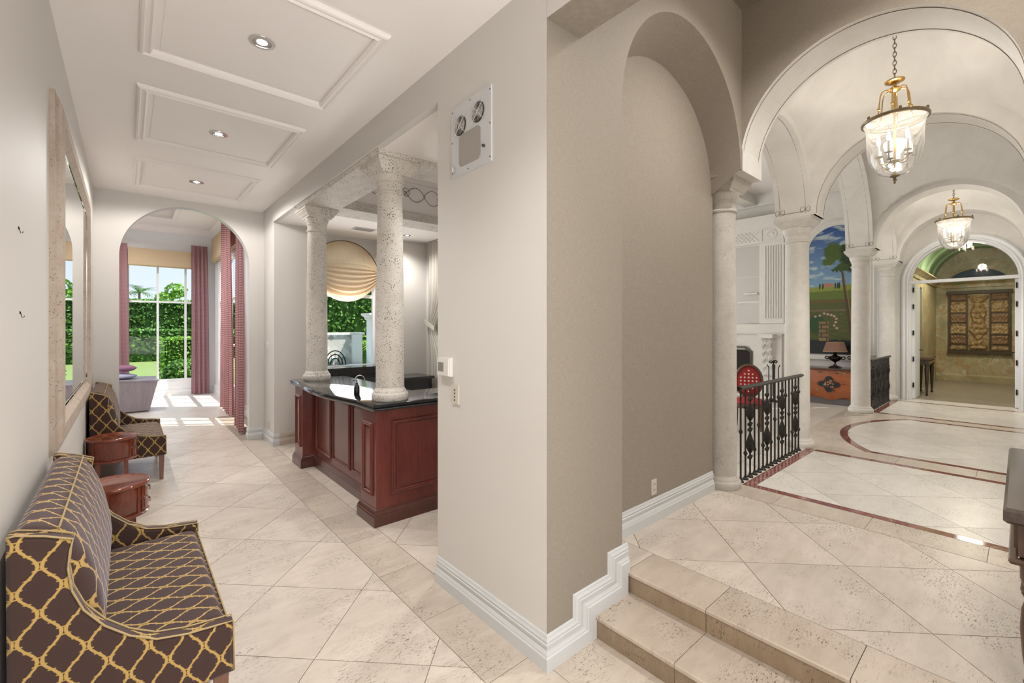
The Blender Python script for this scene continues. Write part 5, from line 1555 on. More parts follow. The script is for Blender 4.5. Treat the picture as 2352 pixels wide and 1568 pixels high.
# mantel shelf and bed mouldings
MB().sweep([(12.648, 3.82, 1.85), (FXF - 0.08, 3.82, 1.85), (FXF - 0.08, 6.0, 1.85)], [(0.14, 0), (0.14, 0.045), (0.12, 0.055), (0.12, 0.08), (0.07, 0.13), (0.05, 0.15), (0.05, 0.19), (0.0, 0.22), (0, 0)], (0, 0, -1)).build('mantel_shelf', 'cast', fp)
MB().box(FXF - 0.07, 3.83, 1.60, FXF, 6.0, 1.64).build('mantel_frieze', 'cast', fp)
MB().box(FXF - 0.06, 3.9, 0.0, FXF, 4.45, 1.60).build('fire_surround', 'cast', fp)
def carved(name, mat, parent, x, y0, y1, z0, z1, depth, ny, nz, fn):
    mb = MB()
    mb.grid(lambda u, v: (x - depth * fn(u, v), y1 + (y0 - y1) * u, z0 + (z1 - z0) * v), ny, nz)
    return mb.build(name, mat, parent, smooth='all', fix=False)
def corbel(u, v):
    e = min(1, min(u, 1 - u) / 0.12)
    body_ = 0.35 + 0.65 * (0.5 + 0.5 * cos(pi * (1 - v))) ** 0.7
    leaf_ = 0.75 + 0.25 * sin(v * 34 + 3 * cos(u * 9)) * sin(u * 16)
    return max(0.0, e ** 0.5 * body_ * leaf_)
carved('carved_corbel', 'cast', fp, FXF - 0.06, 4.06, 4.34, 0.55, 1.56, 0.20, 16, 60, corbel)
MB().box(FXF - 0.30, 4.03, 1.50, FXF - 0.06, 4.37, 1.60).build('corbel_cap', 'cast', fp)
MB().box(FXF - 0.05, 4.45, 0.0, FXF, 4.62, 1.30).build('fire_surround', 'cast', fp)
MB().box(FXF - 0.02, 4.62, 0.0, FXF + 0.002, 6.0, 1.18).build('firebox', 'firebox', fp)
MB().sweep([(FXF - 0.05, 4.64, 0.0), (FXF - 0.05, 4.64, 1.12), (FXF - 0.05, 4.78, 1.22), (FXF - 0.05, 5.95, 1.22)], [(0, 0), (0, 0.03), (-0.06, 0.03), (-0.06, 0)], (-1, 0, 0)).build('inner_frame', 'pewter', fp)
MB().box(12.0, 3.7, 0.0, FXF, 6.0, 0.06).build('hearth', 'cast', fp)
# oval backed chair near the fireplace
ch = thing('oval_back_chair', 'carved oval-back chair with red and white upholstery behind the railing', 'chair', (8.45, 3.22, 0), rotz=radians(200))
n = 24
MB().tube([(0.0 + 0.02 * sin(2 * pi * k / n), 0.21 * cos(2 * pi * k / n), 0.80 + 0.285 * sin(2 * pi * k / n)) for k in range(n)], 0.024, 8, closed=True).build('back_frame', 'carvewood', ch, smooth='all')
MB().sphere((0, 0, 0.80), (0.035, 0.195, 0.265), 20, 14).build('backrest', 'redchair', ch, smooth='all')
bdots = bpy.data.objects['backrest'] if 'backrest' in bpy.data.objects else None
for i in range(-2, 3):
    for j in range(-3, 4):
        if (i / 2.6) ** 2 + (j / 3.6) ** 2 < 0.8:
            yy_, zz_ = i * 0.062, 0.80 + j * 0.062
            q = 1 - ((yy_) / 0.195) ** 2 - ((zz_ - 0.80) / 0.265) ** 2
            if q > 0.05:
                for sg in (1, -1):
                    MB().sphere((sg * 0.036 * sqrt(q), yy_, zz_), (0.004, 0.015, 0.015), 8, 5).build('woven_motif', 'candle', ch)
MB().sphere((0.27, 0, 0.47), (0.28, 0.27, 0.07), 20, 10).build('seat', 'redchair', ch, smooth='all')
MB().lathe([(0.27, 0.38), (0.28, 0.40), (0.28, 0.46)], (0.27, 0, 0), 24).build('seat_frame', 'carvewood', ch, smooth=40)
for (x, y) in ((0.06, 0.19), (0.06, -0.19), (0.47, 0.19), (0.47, -0.19)):
    MB().lathe([(0.014, 0), (0.022, 0.12), (0.026, 0.3), (0.03, 0.40)], (x, y, 0), 10).build('leg', 'carvewood', ch, smooth=40)
for y in (-0.09, 0.09): MB().tube([(0.03, y, 0.42), (0.0, y, 0.56)], 0.02, 6).build('back_post', 'carvewood', ch)
fs_ = thing('fire_tool_stand', 'dark iron fire tool stand with scrolled top in front of the mantel', 'fire tools', (11.6, 3.86, 0))
MB().lathe([(0.12, 0), (0.12, 0.02), (0.03, 0.05), (0.012, 0.08), (0.012, 0.95)], seg=14).build('stand', 'iron', fs_, smooth=40)
for k in range(4):
    a = k * pi / 2 + 0.5
    MB().tube([(0.10 * cos(a), 0.10 * sin(a), 0.12), (0.10 * cos(a), 0.10 * sin(a), 0.80), (0.13 * cos(a), 0.13 * sin(a), 0.88)], 0.011, 6).build('tool', 'iron', fs_)
MB().tube([(-0.14 + 0.014 * k, 0.05 * sin(k * 0.7), 0.95 + 0.03 * cos(k * 0.9)) for k in range(21)], 0.013, 6).build('scroll_top', 'iron', fs_)

# ------------------------------------------------------------------ mural (flat painting on the far wall) in a stone arch frame
t = NT('painted_landscape')
tc = t.n('TexCoord').outputs['Object']
sx = t.n('SeparateXYZ'); t.l(tc, sx.inputs[0])
py, pz = sx.outputs[1], sx.outputs[2]          # metres: y grows towards the fireplace, z up from the mural's foot
nz = t.noise(tc, 7.0, 5, 0.6)
nz2 = t.noise(tc, 22.0, 4, 0.6)
wob = t.math('MULTIPLY', t.math('SUBTRACT', nz, 0.5), 0.30)
wob2 = t.math('MULTIPLY', t.math('SUBTRACT', nz2, 0.5), 0.20)
sky = t.mix(t.rng(pz, 1.3, 3.0), (0.30, 0.52, 0.66), (0.025, 0.09, 0.32))
cs = t.n('VectorMath', operation='MULTIPLY'); t.l(tc, cs.inputs[0]); cs.inputs[1].default_value = (1, 1.2, 3.2)
cl = t.rng(t.noise(cs.outputs[0], 1.9, 5, 0.6, 0.4), 0.50, 0.62)
col = t.mix(t.math('MULTIPLY', cl, 0.85), sky, (0.62, 0.74, 0.70))
def band(col, z0, wv, cc, amt=1.0):
    m_ = t.rng(t.math('ADD', pz, t.math('MULTIPLY', wob, wv)), z0 - 0.012, z0 + 0.012, 1.0, 0.0)
    return t.mix(t.math('MULTIPLY', m_, amt), col, cc)
col = band(col, 1.62, 0.6, (0.30, 0.36, 0.05))
col = band(col, 1.50, 0.35, (0.14, 0.20, 0.03))
col = band(col, 1.30, 0.2, (0.12, 0.115, 0.03))
col = band(col, 1.27, 0.2, (0.30, 0.09, 0.035), 0.7)
col = band(col, 1.24, 0.3, (0.10, 0.12, 0.025))
col = band(col, 1.06, 0.15, (0.25, 0.17, 0.10), 0.8)
col = band(col, 1.02, 0.3, (0.085, 0.10, 0.02))
stp = t.n('VectorMath', operation='MULTIPLY'); t.l(tc, stp.inputs[0]); stp.inputs[1].default_value = (1, 2.0, 14.0)
streak = t.rng(t.noise(stp.outputs[0], 2.0, 4), 0.45, 0.7)
gm = t.math('MULTIPLY', streak, t.rng(pz, 0.98, 1.02, 1.0, 0.0))
col = t.mix(t.math('MULTIPLY', gm, 0.6), col, (0.19, 0.19, 0.035))
col = band(col, 0.34, 0.5, (0.012, 0.02, 0.02))
def blob(col, cy, cz, ry, rz, c1, k=1.0, soft=0.10, w=None):
    a = t.math('DIVIDE', t.math('ADD', t.math('SUBTRACT', py, cy), t.math('MULTIPLY', w or wob, k)), ry)
    b = t.math('DIVIDE', t.math('ADD', t.math('SUBTRACT', pz, cz), t.math('MULTIPLY', wob2, k)), rz)
    d_ = t.math('SQRT', t.math('ADD', t.math('MULTIPLY', a, a), t.math('MULTIPLY', b, b)))
    return t.mix(t.rng(d_, 1.0 - soft, 1.0 + soft, 1.0, 0.0), col, c1)
# little pink palace on the horizon, with cypress
col = blob(col, 0.20, 1.64, 0.13, 0.05, (0.55, 0.25, 0.16), 0.1)
for cy in (0.36, 0.30, 0.05, 0.0, -0.03):
    col = blob(col, cy, 1.62, 0.018, 0.075, (0.03, 0.06, 0.02), 0.1)
def line(col, y0, z0, y1, z1, w0, w1, c1):
    f_ = t.rng(pz, z0, z1)
    yc_ = t.math('ADD', t.rng(pz, z0, z1, y0, y1), t.math('MULTIPLY', wob, 0.10))
    wd_ = t.rng(pz, z0, z1, w0, w1)
    inside = t.math('LESS_THAN', t.math('ABSOLUTE', t.math('SUBTRACT', py, yc_)), wd_)
    ok = t.math('MULTIPLY', t.math('GREATER_THAN', pz, z0), t.math('LESS_THAN', pz, z1))
    return t.mix(t.math('MULTIPLY', inside, ok), col, c1)
col = line(col, -0.30, 0.15, -0.06, 2.1, 0.035, 0.018, (0.10, 0.06, 0.02))
col = line(col, -0.33, 0.15, -0.10, 2.1, 0.012, 0.006, (0.32, 0.22, 0.08))
col = line(col, -0.40, 0.3, -0.26, 2.1, 0.030, 0.018, (0.02, 0.025, 0.02))
for (cy, cz, ry, rz, cc) in ((-0.60, 2.55, 0.16, 0.30, (0.018, 0.05, 0.012)), (-0.38, 2.35, 0.22, 0.24, (0.02, 0.055, 0.012)), (-0.10, 2.42, 0.17, 0.22, (0.075, 0.14, 0.018)), (-0.02, 2.20, 0.14, 0.10, (0.085, 0.15, 0.02)), (-0.55, 2.10, 0.20, 0.22, (0.02, 0.045, 0.015)), (-0.30, 2.05, 0.12, 0.10, (0.05, 0.10, 0.015)), (-0.14, 2.00, 0.06, 0.05, (0.05, 0.10, 0.015))):
    col = blob(col, cy + 0.20, cz, ry, rz, cc, 0.9, 0.12)
# rose covered stone pier
col = blob(col, 0.42, 0.72, 0.17, 0.24, (0.02, 0.085, 0.015), 0.4)
br_ = t.n('TexBrick'); t.l(tc, br_.inputs[0]); br_.inputs['Scale'].default_value = 1.0
br_.inputs['Color1'].default_value = (0.34, 0.23, 0.09, 1); br_.inputs['Color2'].default_value = (0.24, 0.16, 0.06, 1); br_.inputs['Mortar'].default_value = (0.05, 0.035, 0.015, 1)
rot_ = t.n('Mapping'); t.l(tc, rot_.inputs[0]); rot_.inputs['Rotation'].default_value = (0, pi / 2, pi / 2); t.l(rot_.outputs[0], br_.inputs[0])
br_.inputs['Brick Width'].default_value = 0.22; br_.inputs['Row Height'].default_value = 0.10; br_.inputs['Mortar Size'].default_value = 0.012
pier_ = t.math('MULTIPLY', t.math('LESS_THAN', t.math('ABSOLUTE', t.math('SUBTRACT', py, 0.28)), 0.10), t.math('LESS_THAN', pz, 0.78))
pier_ = t.math('MULTIPLY', pier_, t.math('GREATER_THAN', pz, 0.30))
col = t.mix(pier_, col, br_.outputs[0])
for (cy, cz) in ((0.36, 0.92), (0.27, 0.97), (0.20, 0.95), (0.13, 0.93), (0.07, 0.90), (0.03, 0.84), (0.04, 0.76), (0.07, 0.68), (0.02, 0.62), (0.45, 0.90)):
    col = blob(col, cy, cz, 0.026, 0.026, (0.70, 0.44, 0.38), 0.05, 0.25)
M['mural'] = t.fin(t.mix(1.0, col, (0.72, 0.72, 0.75), 'MULTIPLY'), 0.6)
mu = thing('wall_mural', 'arched painted landscape with tall dark trees under a blue sky', 'mural', (12.645, 2.83, 1.13))
R_, zs_ = 0.60, 2.44
n = 40
poly = [(-R_, 0.0), (R_, 0.0)] + [(R_ * cos(pi * k / n), zs_ + R_ * sin(pi * k / n)) for k in range(n + 1)]
MB().prism(poly, -0.02, 0.0, ax='x').build('painting', 'mural', mu)
pth = [(0, R_, 0.0)] + [(0, R_ * cos(pi * k / n), zs_ + R_ * sin(pi * k / n)) for k in range(n + 1)] + [(0, -R_, 0.0)]
MB().sweep(pth, [(0, 0), (0, 0.035), (0.02, 0.05), (0.05, 0.04), (0.08, 0.06), (0.12, 0.045), (0.15, 0.03), (0.15, 0)], (-1, 0, 0)).build('arch_frame', 'cast', mu)
MB().box(-0.10, -0.80, -0.13, 0.0, 0.80, -0.02).build('stone_ledge', 'cast', mu)

# ------------------------------------------------------------------ commode with urn lamp
cm_ = thing('commode', 'orange marquetry commode with dark floral medallion below the mural', 'commode', (12.36, 2.88, 0))
def bombe(z):
    return 0.22 + 0.05 * sin(pi * min(1, max(0, (z - 0.15) / 0.66)))
secs = [0.15, 0.22, 0.30, 0.40, 0.50, 0.60, 0.70, 0.80]
mb = MB()
vs = []
NS = 20
for z in secs:
    for k in range(NS + 1):
        u = -1 + 2 * k / NS
        y = u * (0.66 + 0.03 * sin(pi * (z - 0.15) / 0.66))
        vs.append((-bombe(z) + 0.05 * u * u, y, z - (0.04 * cos(u * 2 * pi) if z < 0.2 else 0)))
fs = [(i * (NS + 1) + k, (i + 1) * (NS + 1) + k, (i + 1) * (NS + 1) + k + 1, i * (NS + 1) + k + 1) for i in range(len(secs) - 1) for k in range(NS)]
mb.add(vs, fs)
mb.build('front', 'marq', cm_, smooth='all')
MB().box(-0.165, -0.66, 0.14, 0.26, 0.66, 0.79).build('carcass', 'marq', cm_)
MB().prism([(-0.26, -0.70), (0.27, -0.70), (0.27, 0.70), (-0.26, 0.70), (-0.29, 0.35), (-0.30, 0), (-0.29, -0.35)], 0.80, 0.835).build('top', 'darkwood', cm_)
MB().box(-0.20, -0.60, 0.0, 0.24, 0.60, 0.14).build('base', 'stripe_light', cm_)
# dark quatrefoil medallion with inlaid flowers
qf = []
for k in range(48):
    a = 2 * pi * k / 48
    r = 0.155 + 0.040 * cos(4 * a)
    qf.append((r * 1.12 * cos(a), r * 0.95 * sin(a) + 0.47))
md = MB().prism([(y, z) for y, z in qf], -0.288, -0.262, ax='x').build('medallion', 'black', cm_)
random.seed(5)
for k in range(26):
    a = random.random() * 2 * pi; r = 0.11 * sqrt(random.random())
    MB().sphere((-0.289, r * cos(a), 0.47 + r * sin(a) * 0.9), (0.003, 0.012 + 0.014 * random.random(), 0.010 + 0.012 * random.random()), 7, 4).build('inlaid_flower', random.choice(['marq', 'gilt', 'carvewood']), md)
for k in range(22):
    y = -0.60 + 1.2 * random.random()
    z = random.choice([0.72 + 0.04 * random.random(), 0.28 + 0.05 * random.random()]) if abs(y) < 0.26 else 0.28 + 0.46 * random.random()
    MB().sphere((-bombe(z) + 0.05 * (y / 0.66) ** 2 - 0.001, y, z), (0.004, 0.02 + 0.03 * random.random(), 0.010 + 0.010 * random.random()), 7, 4).build('inlaid_leaf', random.choice(['carvewood', 'gilt', 'mahog']), cm_)
def urn(label, name, cat, loc, shade=True, s=1.0):
    t_ = thing(name, label, cat, loc)
    MB().square([(0.105 * s, 0), (0.105 * s, 0.02 * s), (0.085 * s, 0.03 * s), (0.075 * s, 0.045 * s)]).build('plinth', 'pewter', t_)
    MB().lathe([(0.055, 0.04), (0.045, 0.055), (0.022, 0.085), (0.018, 0.125), (0.030, 0.140), (0.060, 0.155), (0.11, 0.19), (0.135, 0.225), (0.14, 0.245), (0.150, 0.25), (0.145, 0.258), (0.10, 0.262), (0.05, 0.285), (0.03, 0.31), (0.045, 0.33), (0.05, 0.35), (0.02, 0.37)], seg=28).xf(Matrix.Scale(s, 4)).build('urn', 'pewter', t_, smooth=40)
    for sg in (-1, 1):
        MB().tube([(0, sg * 0.125 * s, 0.20 * s), (0, sg * 0.17 * s, 0.205 * s), (0, sg * 0.195 * s, 0.235 * s), (0, sg * 0.175 * s, 0.262 * s), (0, sg * 0.14 * s, 0.25 * s)], 0.013 * s, 7).build('handle', 'pewter', t_, smooth='all')
    if shade:
        MB().lathe([(0.232, 0.375), (0.165, 0.59), (0.163, 0.59), (0.230, 0.375)], seg=72, cap=False, flute=lambda a, z: 1 + 0.012 * cos(36 * a)).build('lamp_shade', 'shade_brown', t_, smooth=20)
        MB().lathe([(0.233, 0.372), (0.236, 0.378), (0.233, 0.386)], seg=36, cap=False).build('shade_trim', 'piping', t_)
        MB().lathe([(0.164, 0.586), (0.167, 0.592), (0.163, 0.597)], seg=36, cap=False).build('shade_trim', 'piping', t_)
    return t_
urn('dark bronze urn lamp with pleated brown shade on the commode', 'table_lamp', 'lamp', (12.30, 2.81, 0.835))
urn('dark bronze handled urn without shade beside the lamp on the commode', 'bronze_urn', 'urn', (12.28, 2.37, 0.835), shade=False, s=1.05)

# ------------------------------------------------------------------ foyer: carved wall panel and console
rp = thing('carved_panel', 'large carved wooden relief panel in a dark frame on the marble wall', 'wall panel', (17.75, 0.77, 1.07))
Wp, Hp = 1.18, 1.70
MB().box(-0.06, -Wp / 2, 0, 0, Wp / 2, Hp).build('backing', 'carved_frame', rp)
MB().box(-0.12, -Wp / 2 - 0.03, Hp - 0.07, 0, Wp / 2 + 0.03, Hp + 0.02).build('cornice', 'carved_frame', rp)
MB().box(-0.11, -Wp / 2 - 0.02, -0.02, 0, Wp / 2 + 0.02, 0.05).build('sill', 'carved_frame', rp)
for y in (-Wp / 2 + 0.015, -0.215, 0.215, Wp / 2 - 0.015):
    MB().box(-0.10, y - 0.015, 0.05, -0.055, y + 0.015, Hp - 0.07).build('stile', 'carved_frame', rp)
def relief(f1, f2, ph):
    def fn(u, v):
        x_ = abs(u - 0.5) * 2
        e = min(1, min(u, 1 - u, v * 2, (1 - v) * 2) / 0.06)
        q = 0.5 + 0.5 * sin(f1 * v + ph + 2.4 * cos(pi * x_ * 1.3)) * cos(f2 * x_ + 0.8 * sin(f1 * 0.5 * v))
        return e * (0.25 + 0.75 * q)
    return fn
def totem(u, v):
    x_ = abs(u - 0.5) * 2
    w_ = 0.62 + 0.30 * sin(v * 21.0) * (0.6 + 0.4 * sin(v * 8.0))
    if v < 0.03 or v > 0.97 or x_ > 0.97: return 0.10
    inside = 1 / (1 + math.exp((x_ - w_) * 26))
    band_ = abs(sin(v * 34.0 + 2.6 * x_ * x_ * sin(v * 9)))
    lobe = 0.5 + 0.5 * cos(x_ * 15 + 4 * sin(v * 17))
    return 0.12 + inside * (0.30 + 0.45 * band_ + 0.25 * lobe)
carved('carved_centre', 'gilt', rp, -0.06, -0.20, 0.20, 0.06, Hp - 0.08, 0.075, 44, 170, totem)
zrow = [0.06, 0.22, 0.50, 0.82, 1.10, 1.44, Hp - 0.075]
for sgn in (-1, 1):
    y0, y1 = (0.235, Wp / 2 - 0.035) if sgn > 0 else (-Wp / 2 + 0.035, -0.235)
    for i in range(6):
        carved('carved_tile', 'gilt_red' if i % 2 else 'gilt', rp, -0.06, y0, y1, zrow[i] + 0.012, zrow[i + 1] - 0.012, 0.035, 26, 22, relief(11 + 2 * (i % 3), 9, i * 1.3))
        MB().box(-0.09, y0 - 0.005, zrow[i + 1] - 0.012, -0.055, y1 + 0.005, zrow[i + 1] + 0.012).build('rail', 'carved_frame', rp)
fc2 = thing('foyer_console', 'dark gilt carved console table with tapering legs inside the foyer', 'table', (13.78, 1.46, ZU))
MB().box(-0.50, -0.15, 0.80, 0.50, 0.15, 0.85).build('top', 'carvewood', fc2)
MB().box(-0.47, -0.13, 0.68, 0.47, 0.14, 0.80).build('apron', 'carved_frame', fc2)
for k in range(6): MB().sphere((-0.40 + k * 0.16, -0.132, 0.735), (0.05, 0.012, 0.028), 10, 6).build('swag', 'gilt', fc2)
for (x, y) in ((-0.42, -0.09), (0.42, -0.09), (-0.42, 0.10), (0.42, 0.10)):
    MB().lathe([(0.018, 0), (0.026, 0.02), (0.015, 0.06), (0.020, 0.10), (0.034, 0.45), (0.042, 0.60), (0.030, 0.63), (0.045, 0.68)], (x, y, 0), 14).build('leg', 'carved_frame', fc2, smooth=40)
outlet('electrical outlet on the marble wall under the carved panel', (17.75, 1.05, 0.52), 'x')
add_light('SPOT', 'foyer_fill_spot', (15.2, 0.75, 3.75), 140.0, (1.0, 0.88, 0.68), size=0.15, spot=2.7, blend=0.6)  # added fill spot without a fitting, brightens the foyer
add_light('POINT', 'foyer_vault_fill', (14.0, 0.75, 3.45), 40.0, (1.0, 0.90, 0.72), size=0.15)  # added fill lamp under the green vault, there is no cove

# ------------------------------------------------------------------ drapery
def curtain(label, name, p0, p1, z0, z1, folds, amp, mat, gather=0.0, group=None, tie=None):
    t_ = thing(name, label, 'curtain', (p0[0], p0[1], z0), group)
    d_ = Vector((p1[0] - p0[0], p1[1] - p0[1], 0)); L = d_.length; d_.normalize()
    nrm = Vector((-d_.y, d_.x, 0))
    nu, nv = folds * 8, 26
    mb = MB()
    vs_ = []; uvs = []
    for j in range(nv + 1):
        v = j / nv
        s_ = 1.0
        if tie is not None:
            s_ = 1 - 0.6 * math.exp(-((v - tie) / 0.12) ** 2)
        for i in range(nu + 1):
            u = i / nu
            ph = u * folds * 2 * pi
            a = amp * (0.55 + 0.45 * (1 - v)) * (sin(ph) + 0.3 * sin(2.3 * ph + 1.1))
            along = (u * (1 - gather * v ** 2) if gather >= 0 else u) * L
            if tie is not None: along = L * (1 - s_) * 0.0 + u * L * s_
            w_ = d_ * along + nrm * a
            vs_.append((w_.x, w_.y, (z1 - z0) * v))
            uvs.append((u * L * 1.9, (z1 - z0) * v))
    fs_ = [(j * (nu + 1) + i, j * (nu + 1) + i + 1, (j + 1) * (nu + 1) + i + 1, (j + 1) * (nu + 1) + i) for j in range(nv) for i in range(nu)]
    mb.add(vs_, fs_)
    o = mb.build('drape', mat, t_, smooth='all', fix=False)
    lay = o.data.uv_layers.new(name='UVMap')
    for lp in o.data.loops: lay.data[lp.index].uv = uvs[lp.vertex_index]
    hd = MB().tube([(0, 0, z1 - z0), tuple((d_ * L * (1 - max(0, gather))) + Vector((0, 0, z1 - z0)))], 0.012, 6)
    hd.build('heading', mat, t_)
    return t_
G_ = 'garden room drapes'
curtain('mauve drape at the corner of the garden window beside the sofa', 'window_drape', (-0.40, 14.25), (0.05, 14.25), 0.02, 3.80, 3, 0.045, 'mauve', 0.1, G_)
curtain('mauve pink drape hanging in the corner of the two garden windows', 'window_drape', (1.27, 14.22), (1.66, 14.20), 0.02, 3.90, 4, 0.05, 'mauve', 0.12, G_)
curtain('red gingham drape between the garden room side windows', 'window_drape', (1.60, 11.75), (1.56, 10.12), 0.02, 4.15, 5, 0.05, 'gingham', 0.25, G_)
curtain('dark red gingham drape closest to the arched opening', 'window_drape', (1.50, 9.3), (1.44, 8.42), 0.02, 4.15, 4, 0.045, 'gingham', 0.2, G_)
va = thing('window_valance', 'tan linen valance box above the garden window', 'valance', (0.0, 14.30, 3.30))
MB().box(0.02, -0.02, 0, 1.30, 0.11, 0.43).build('board', 'linen_shade', va)
MB().box(0.02, -0.026, 0.0, 1.30, -0.02, 0.02).build('welt', 'piping', va)
va2 = thing('window_valance', 'tan linen valance along the side window wall behind the gingham drapes', 'valance', (1.72, 9.0, 3.50))
MB().box(-0.02, -0.4, 0, 0.07, 5.2, 0.60).build('board', 'linen_shade', va2)
MB().box(-0.026, -0.4, 0.0, -0.02, 5.2, 0.02).build('welt', 'piping', va2)
curtain('ivory tied-back drape at the side window of the bar', 'tied_drape', (4.17, 7.12), (4.12, 6.45), 0.60, 3.30, 6, 0.045, 'greydrape', 0.0, None, 0.43)
tb = MB().box(4.06, 6.80, 1.72, 4.18, 7.13, 1.80); tb = MB()
tb.add([(4.09, 7.14, 1.83), (4.09, 6.80, 1.70), (4.09, 6.80, 1.78), (4.09, 7.14, 1.91), (4.11, 7.14, 1.83), (4.11, 6.80, 1.70), (4.11, 6.80, 1.78), (4.11, 7.14, 1.91)], [(0, 1, 2, 3), (7, 6, 5, 4), (0, 4, 5, 1), (1, 5, 6, 2), (2, 6, 7, 3), (3, 7, 4, 0)])
tdo = [o for o in bpy.data.objects if o.name.startswith('tied_drape')][0]
tbo = tb.xf(Matrix.Translation((-4.17, -7.12, -0.60))).build('tieback', 'greydrape', tdo)
# swagged balloon shade in the arched bar window
sh_ = thing('swag_shade', 'cream silk swagged shade filling the top of the arched bar window', 'window shade', (2.80, 7.55, 2.2))
nu, nv = 40, 70
vs = []; uvs = []
for j in range(nv + 1):
    v = j / nv
    for i in range(nu + 1):
        u = -1 + 2 * i / nu
        ztop = 0.43 + 0.60 * sqrt(max(0, 1 - u * u * 0.98))
        zbot = 0.0 + 0.42 * abs(u) ** 2.2
        z = ztop + (zbot - ztop) * v
        f_ = max(0, v - 0.30) / 0.70
        pl_ = abs(sin(pi * f_ * 8)) ** 0.6
        y = -0.015 - 0.11 * pl_ * min(1, f_ * 4) - 0.10 * f_ * (1 - u * u) * 0.4 + 0.008 * sin(u * 40) * (1 - v)
        vs.append((u * 0.60, y, z)); uvs.append((u * 0.6, v))
mb = MB(); mb.add(vs, [(j * (nu + 1) + i, j * (nu + 1) + i + 1, (j + 1) * (nu + 1) + i + 1, (j + 1) * (nu + 1) + i) for j in range(nv) for i in range(nu)])
o = mb.build('swag', 'silk', sh_, smooth='all', fix=False)
lay = o.data.uv_layers.new(name='UVMap')
for lp in o.data.loops: lay.data[lp.index].uv = uvs[lp.vertex_index]
MB().tube([(0.60 * cos(pi * k / 24), -0.02, 0.43 + 0.60 * sin(pi * k / 24)) for k in range(25)], 0.008, 6).build('heading_band', 'bronze', sh_)

# ------------------------------------------------------------------ garden room sofa
sf = thing('flared_sofa', 'grey purple sofa with flared back panel seen through the arched opening', 'sofa', (0, 12.0, 0))
mb = MB()
mb.add([(-1.6, 0, 0.03), (0.36, 0, 0.03), (0.50, -0.06, 0.66), (-1.6, -0.06, 0.75), (-1.6, 0.9, 0.03), (0.36, 0.9, 0.03), (0.50, 0.96, 0.66), (-1.6, 0.96, 0.75)], [(0, 1, 2, 3), (5, 4, 7, 6), (1, 5, 6, 2), (4, 0, 3, 7), (3, 2, 6, 7), (0, 4, 5, 1)])
mb.build('body', 'greywood', sf)
MB().add([], [])
mb = MB(); mb.add([(-1.6, -0.075, 0.75), (0.52, -0.075, 0.655), (0.52, 0.0, 0.665), (-1.6, 0.0, 0.76), (-1.6, -0.075, 0.72), (0.52, -0.075, 0.635), (0.52, 0, 0.635), (-1.6, 0, 0.72)], [(0, 1, 2, 3), (7, 6, 5, 4), (0, 4, 5, 1), (1, 5, 6, 2), (2, 6, 7, 3), (3, 7, 4, 0)])
mb.build('top_rail', 'greywood', sf)
MB().sphere((-0.45, 0.35, 0.74), (0.62, 0.32, 0.085), 20, 10).build('seat_cushion', 'lilac', sf, smooth='all')
MB().box(-1.5, 0.06, 0.0, 0.30, 0.10, 0.03).build('foot', 'darkwood', sf)
for (x, r_) in ((-0.02, 20), (-0.50, -15)):
    c_ = thing('throw_pillow', ('small plum throw pillow at the open end of the sofa' if x > -0.1 else 'plum throw pillow lying further along the sofa'), 'pillow', (x, 12.35, 0.845), 'plum pillows', radians(r_))
    mb = MB().sphere((0, 0, 0.06), (0.16, 0.14, 0.07), 18, 10)
    mb.v = [(x_ * (1 + 0.25 * abs(y_ / 0.14)), y_ * (1 + 0.25 * abs(x_ / 0.16)), z_) for x_, y_, z_ in mb.v]
    mb.build('cover', 'pinkcush', c_, smooth='all')
    MB().tube([(0.175 * cos(2 * pi * k / 24) * (1 + 0.2 * abs(sin(2 * pi * k / 24))), 0.155 * sin(2 * pi * k / 24) * (1 + 0.2 * abs(cos(2 * pi * k / 24))), 0.06) for k in range(24)], 0.006, 5, closed=True).build('piping', 'pinkcush', c_)

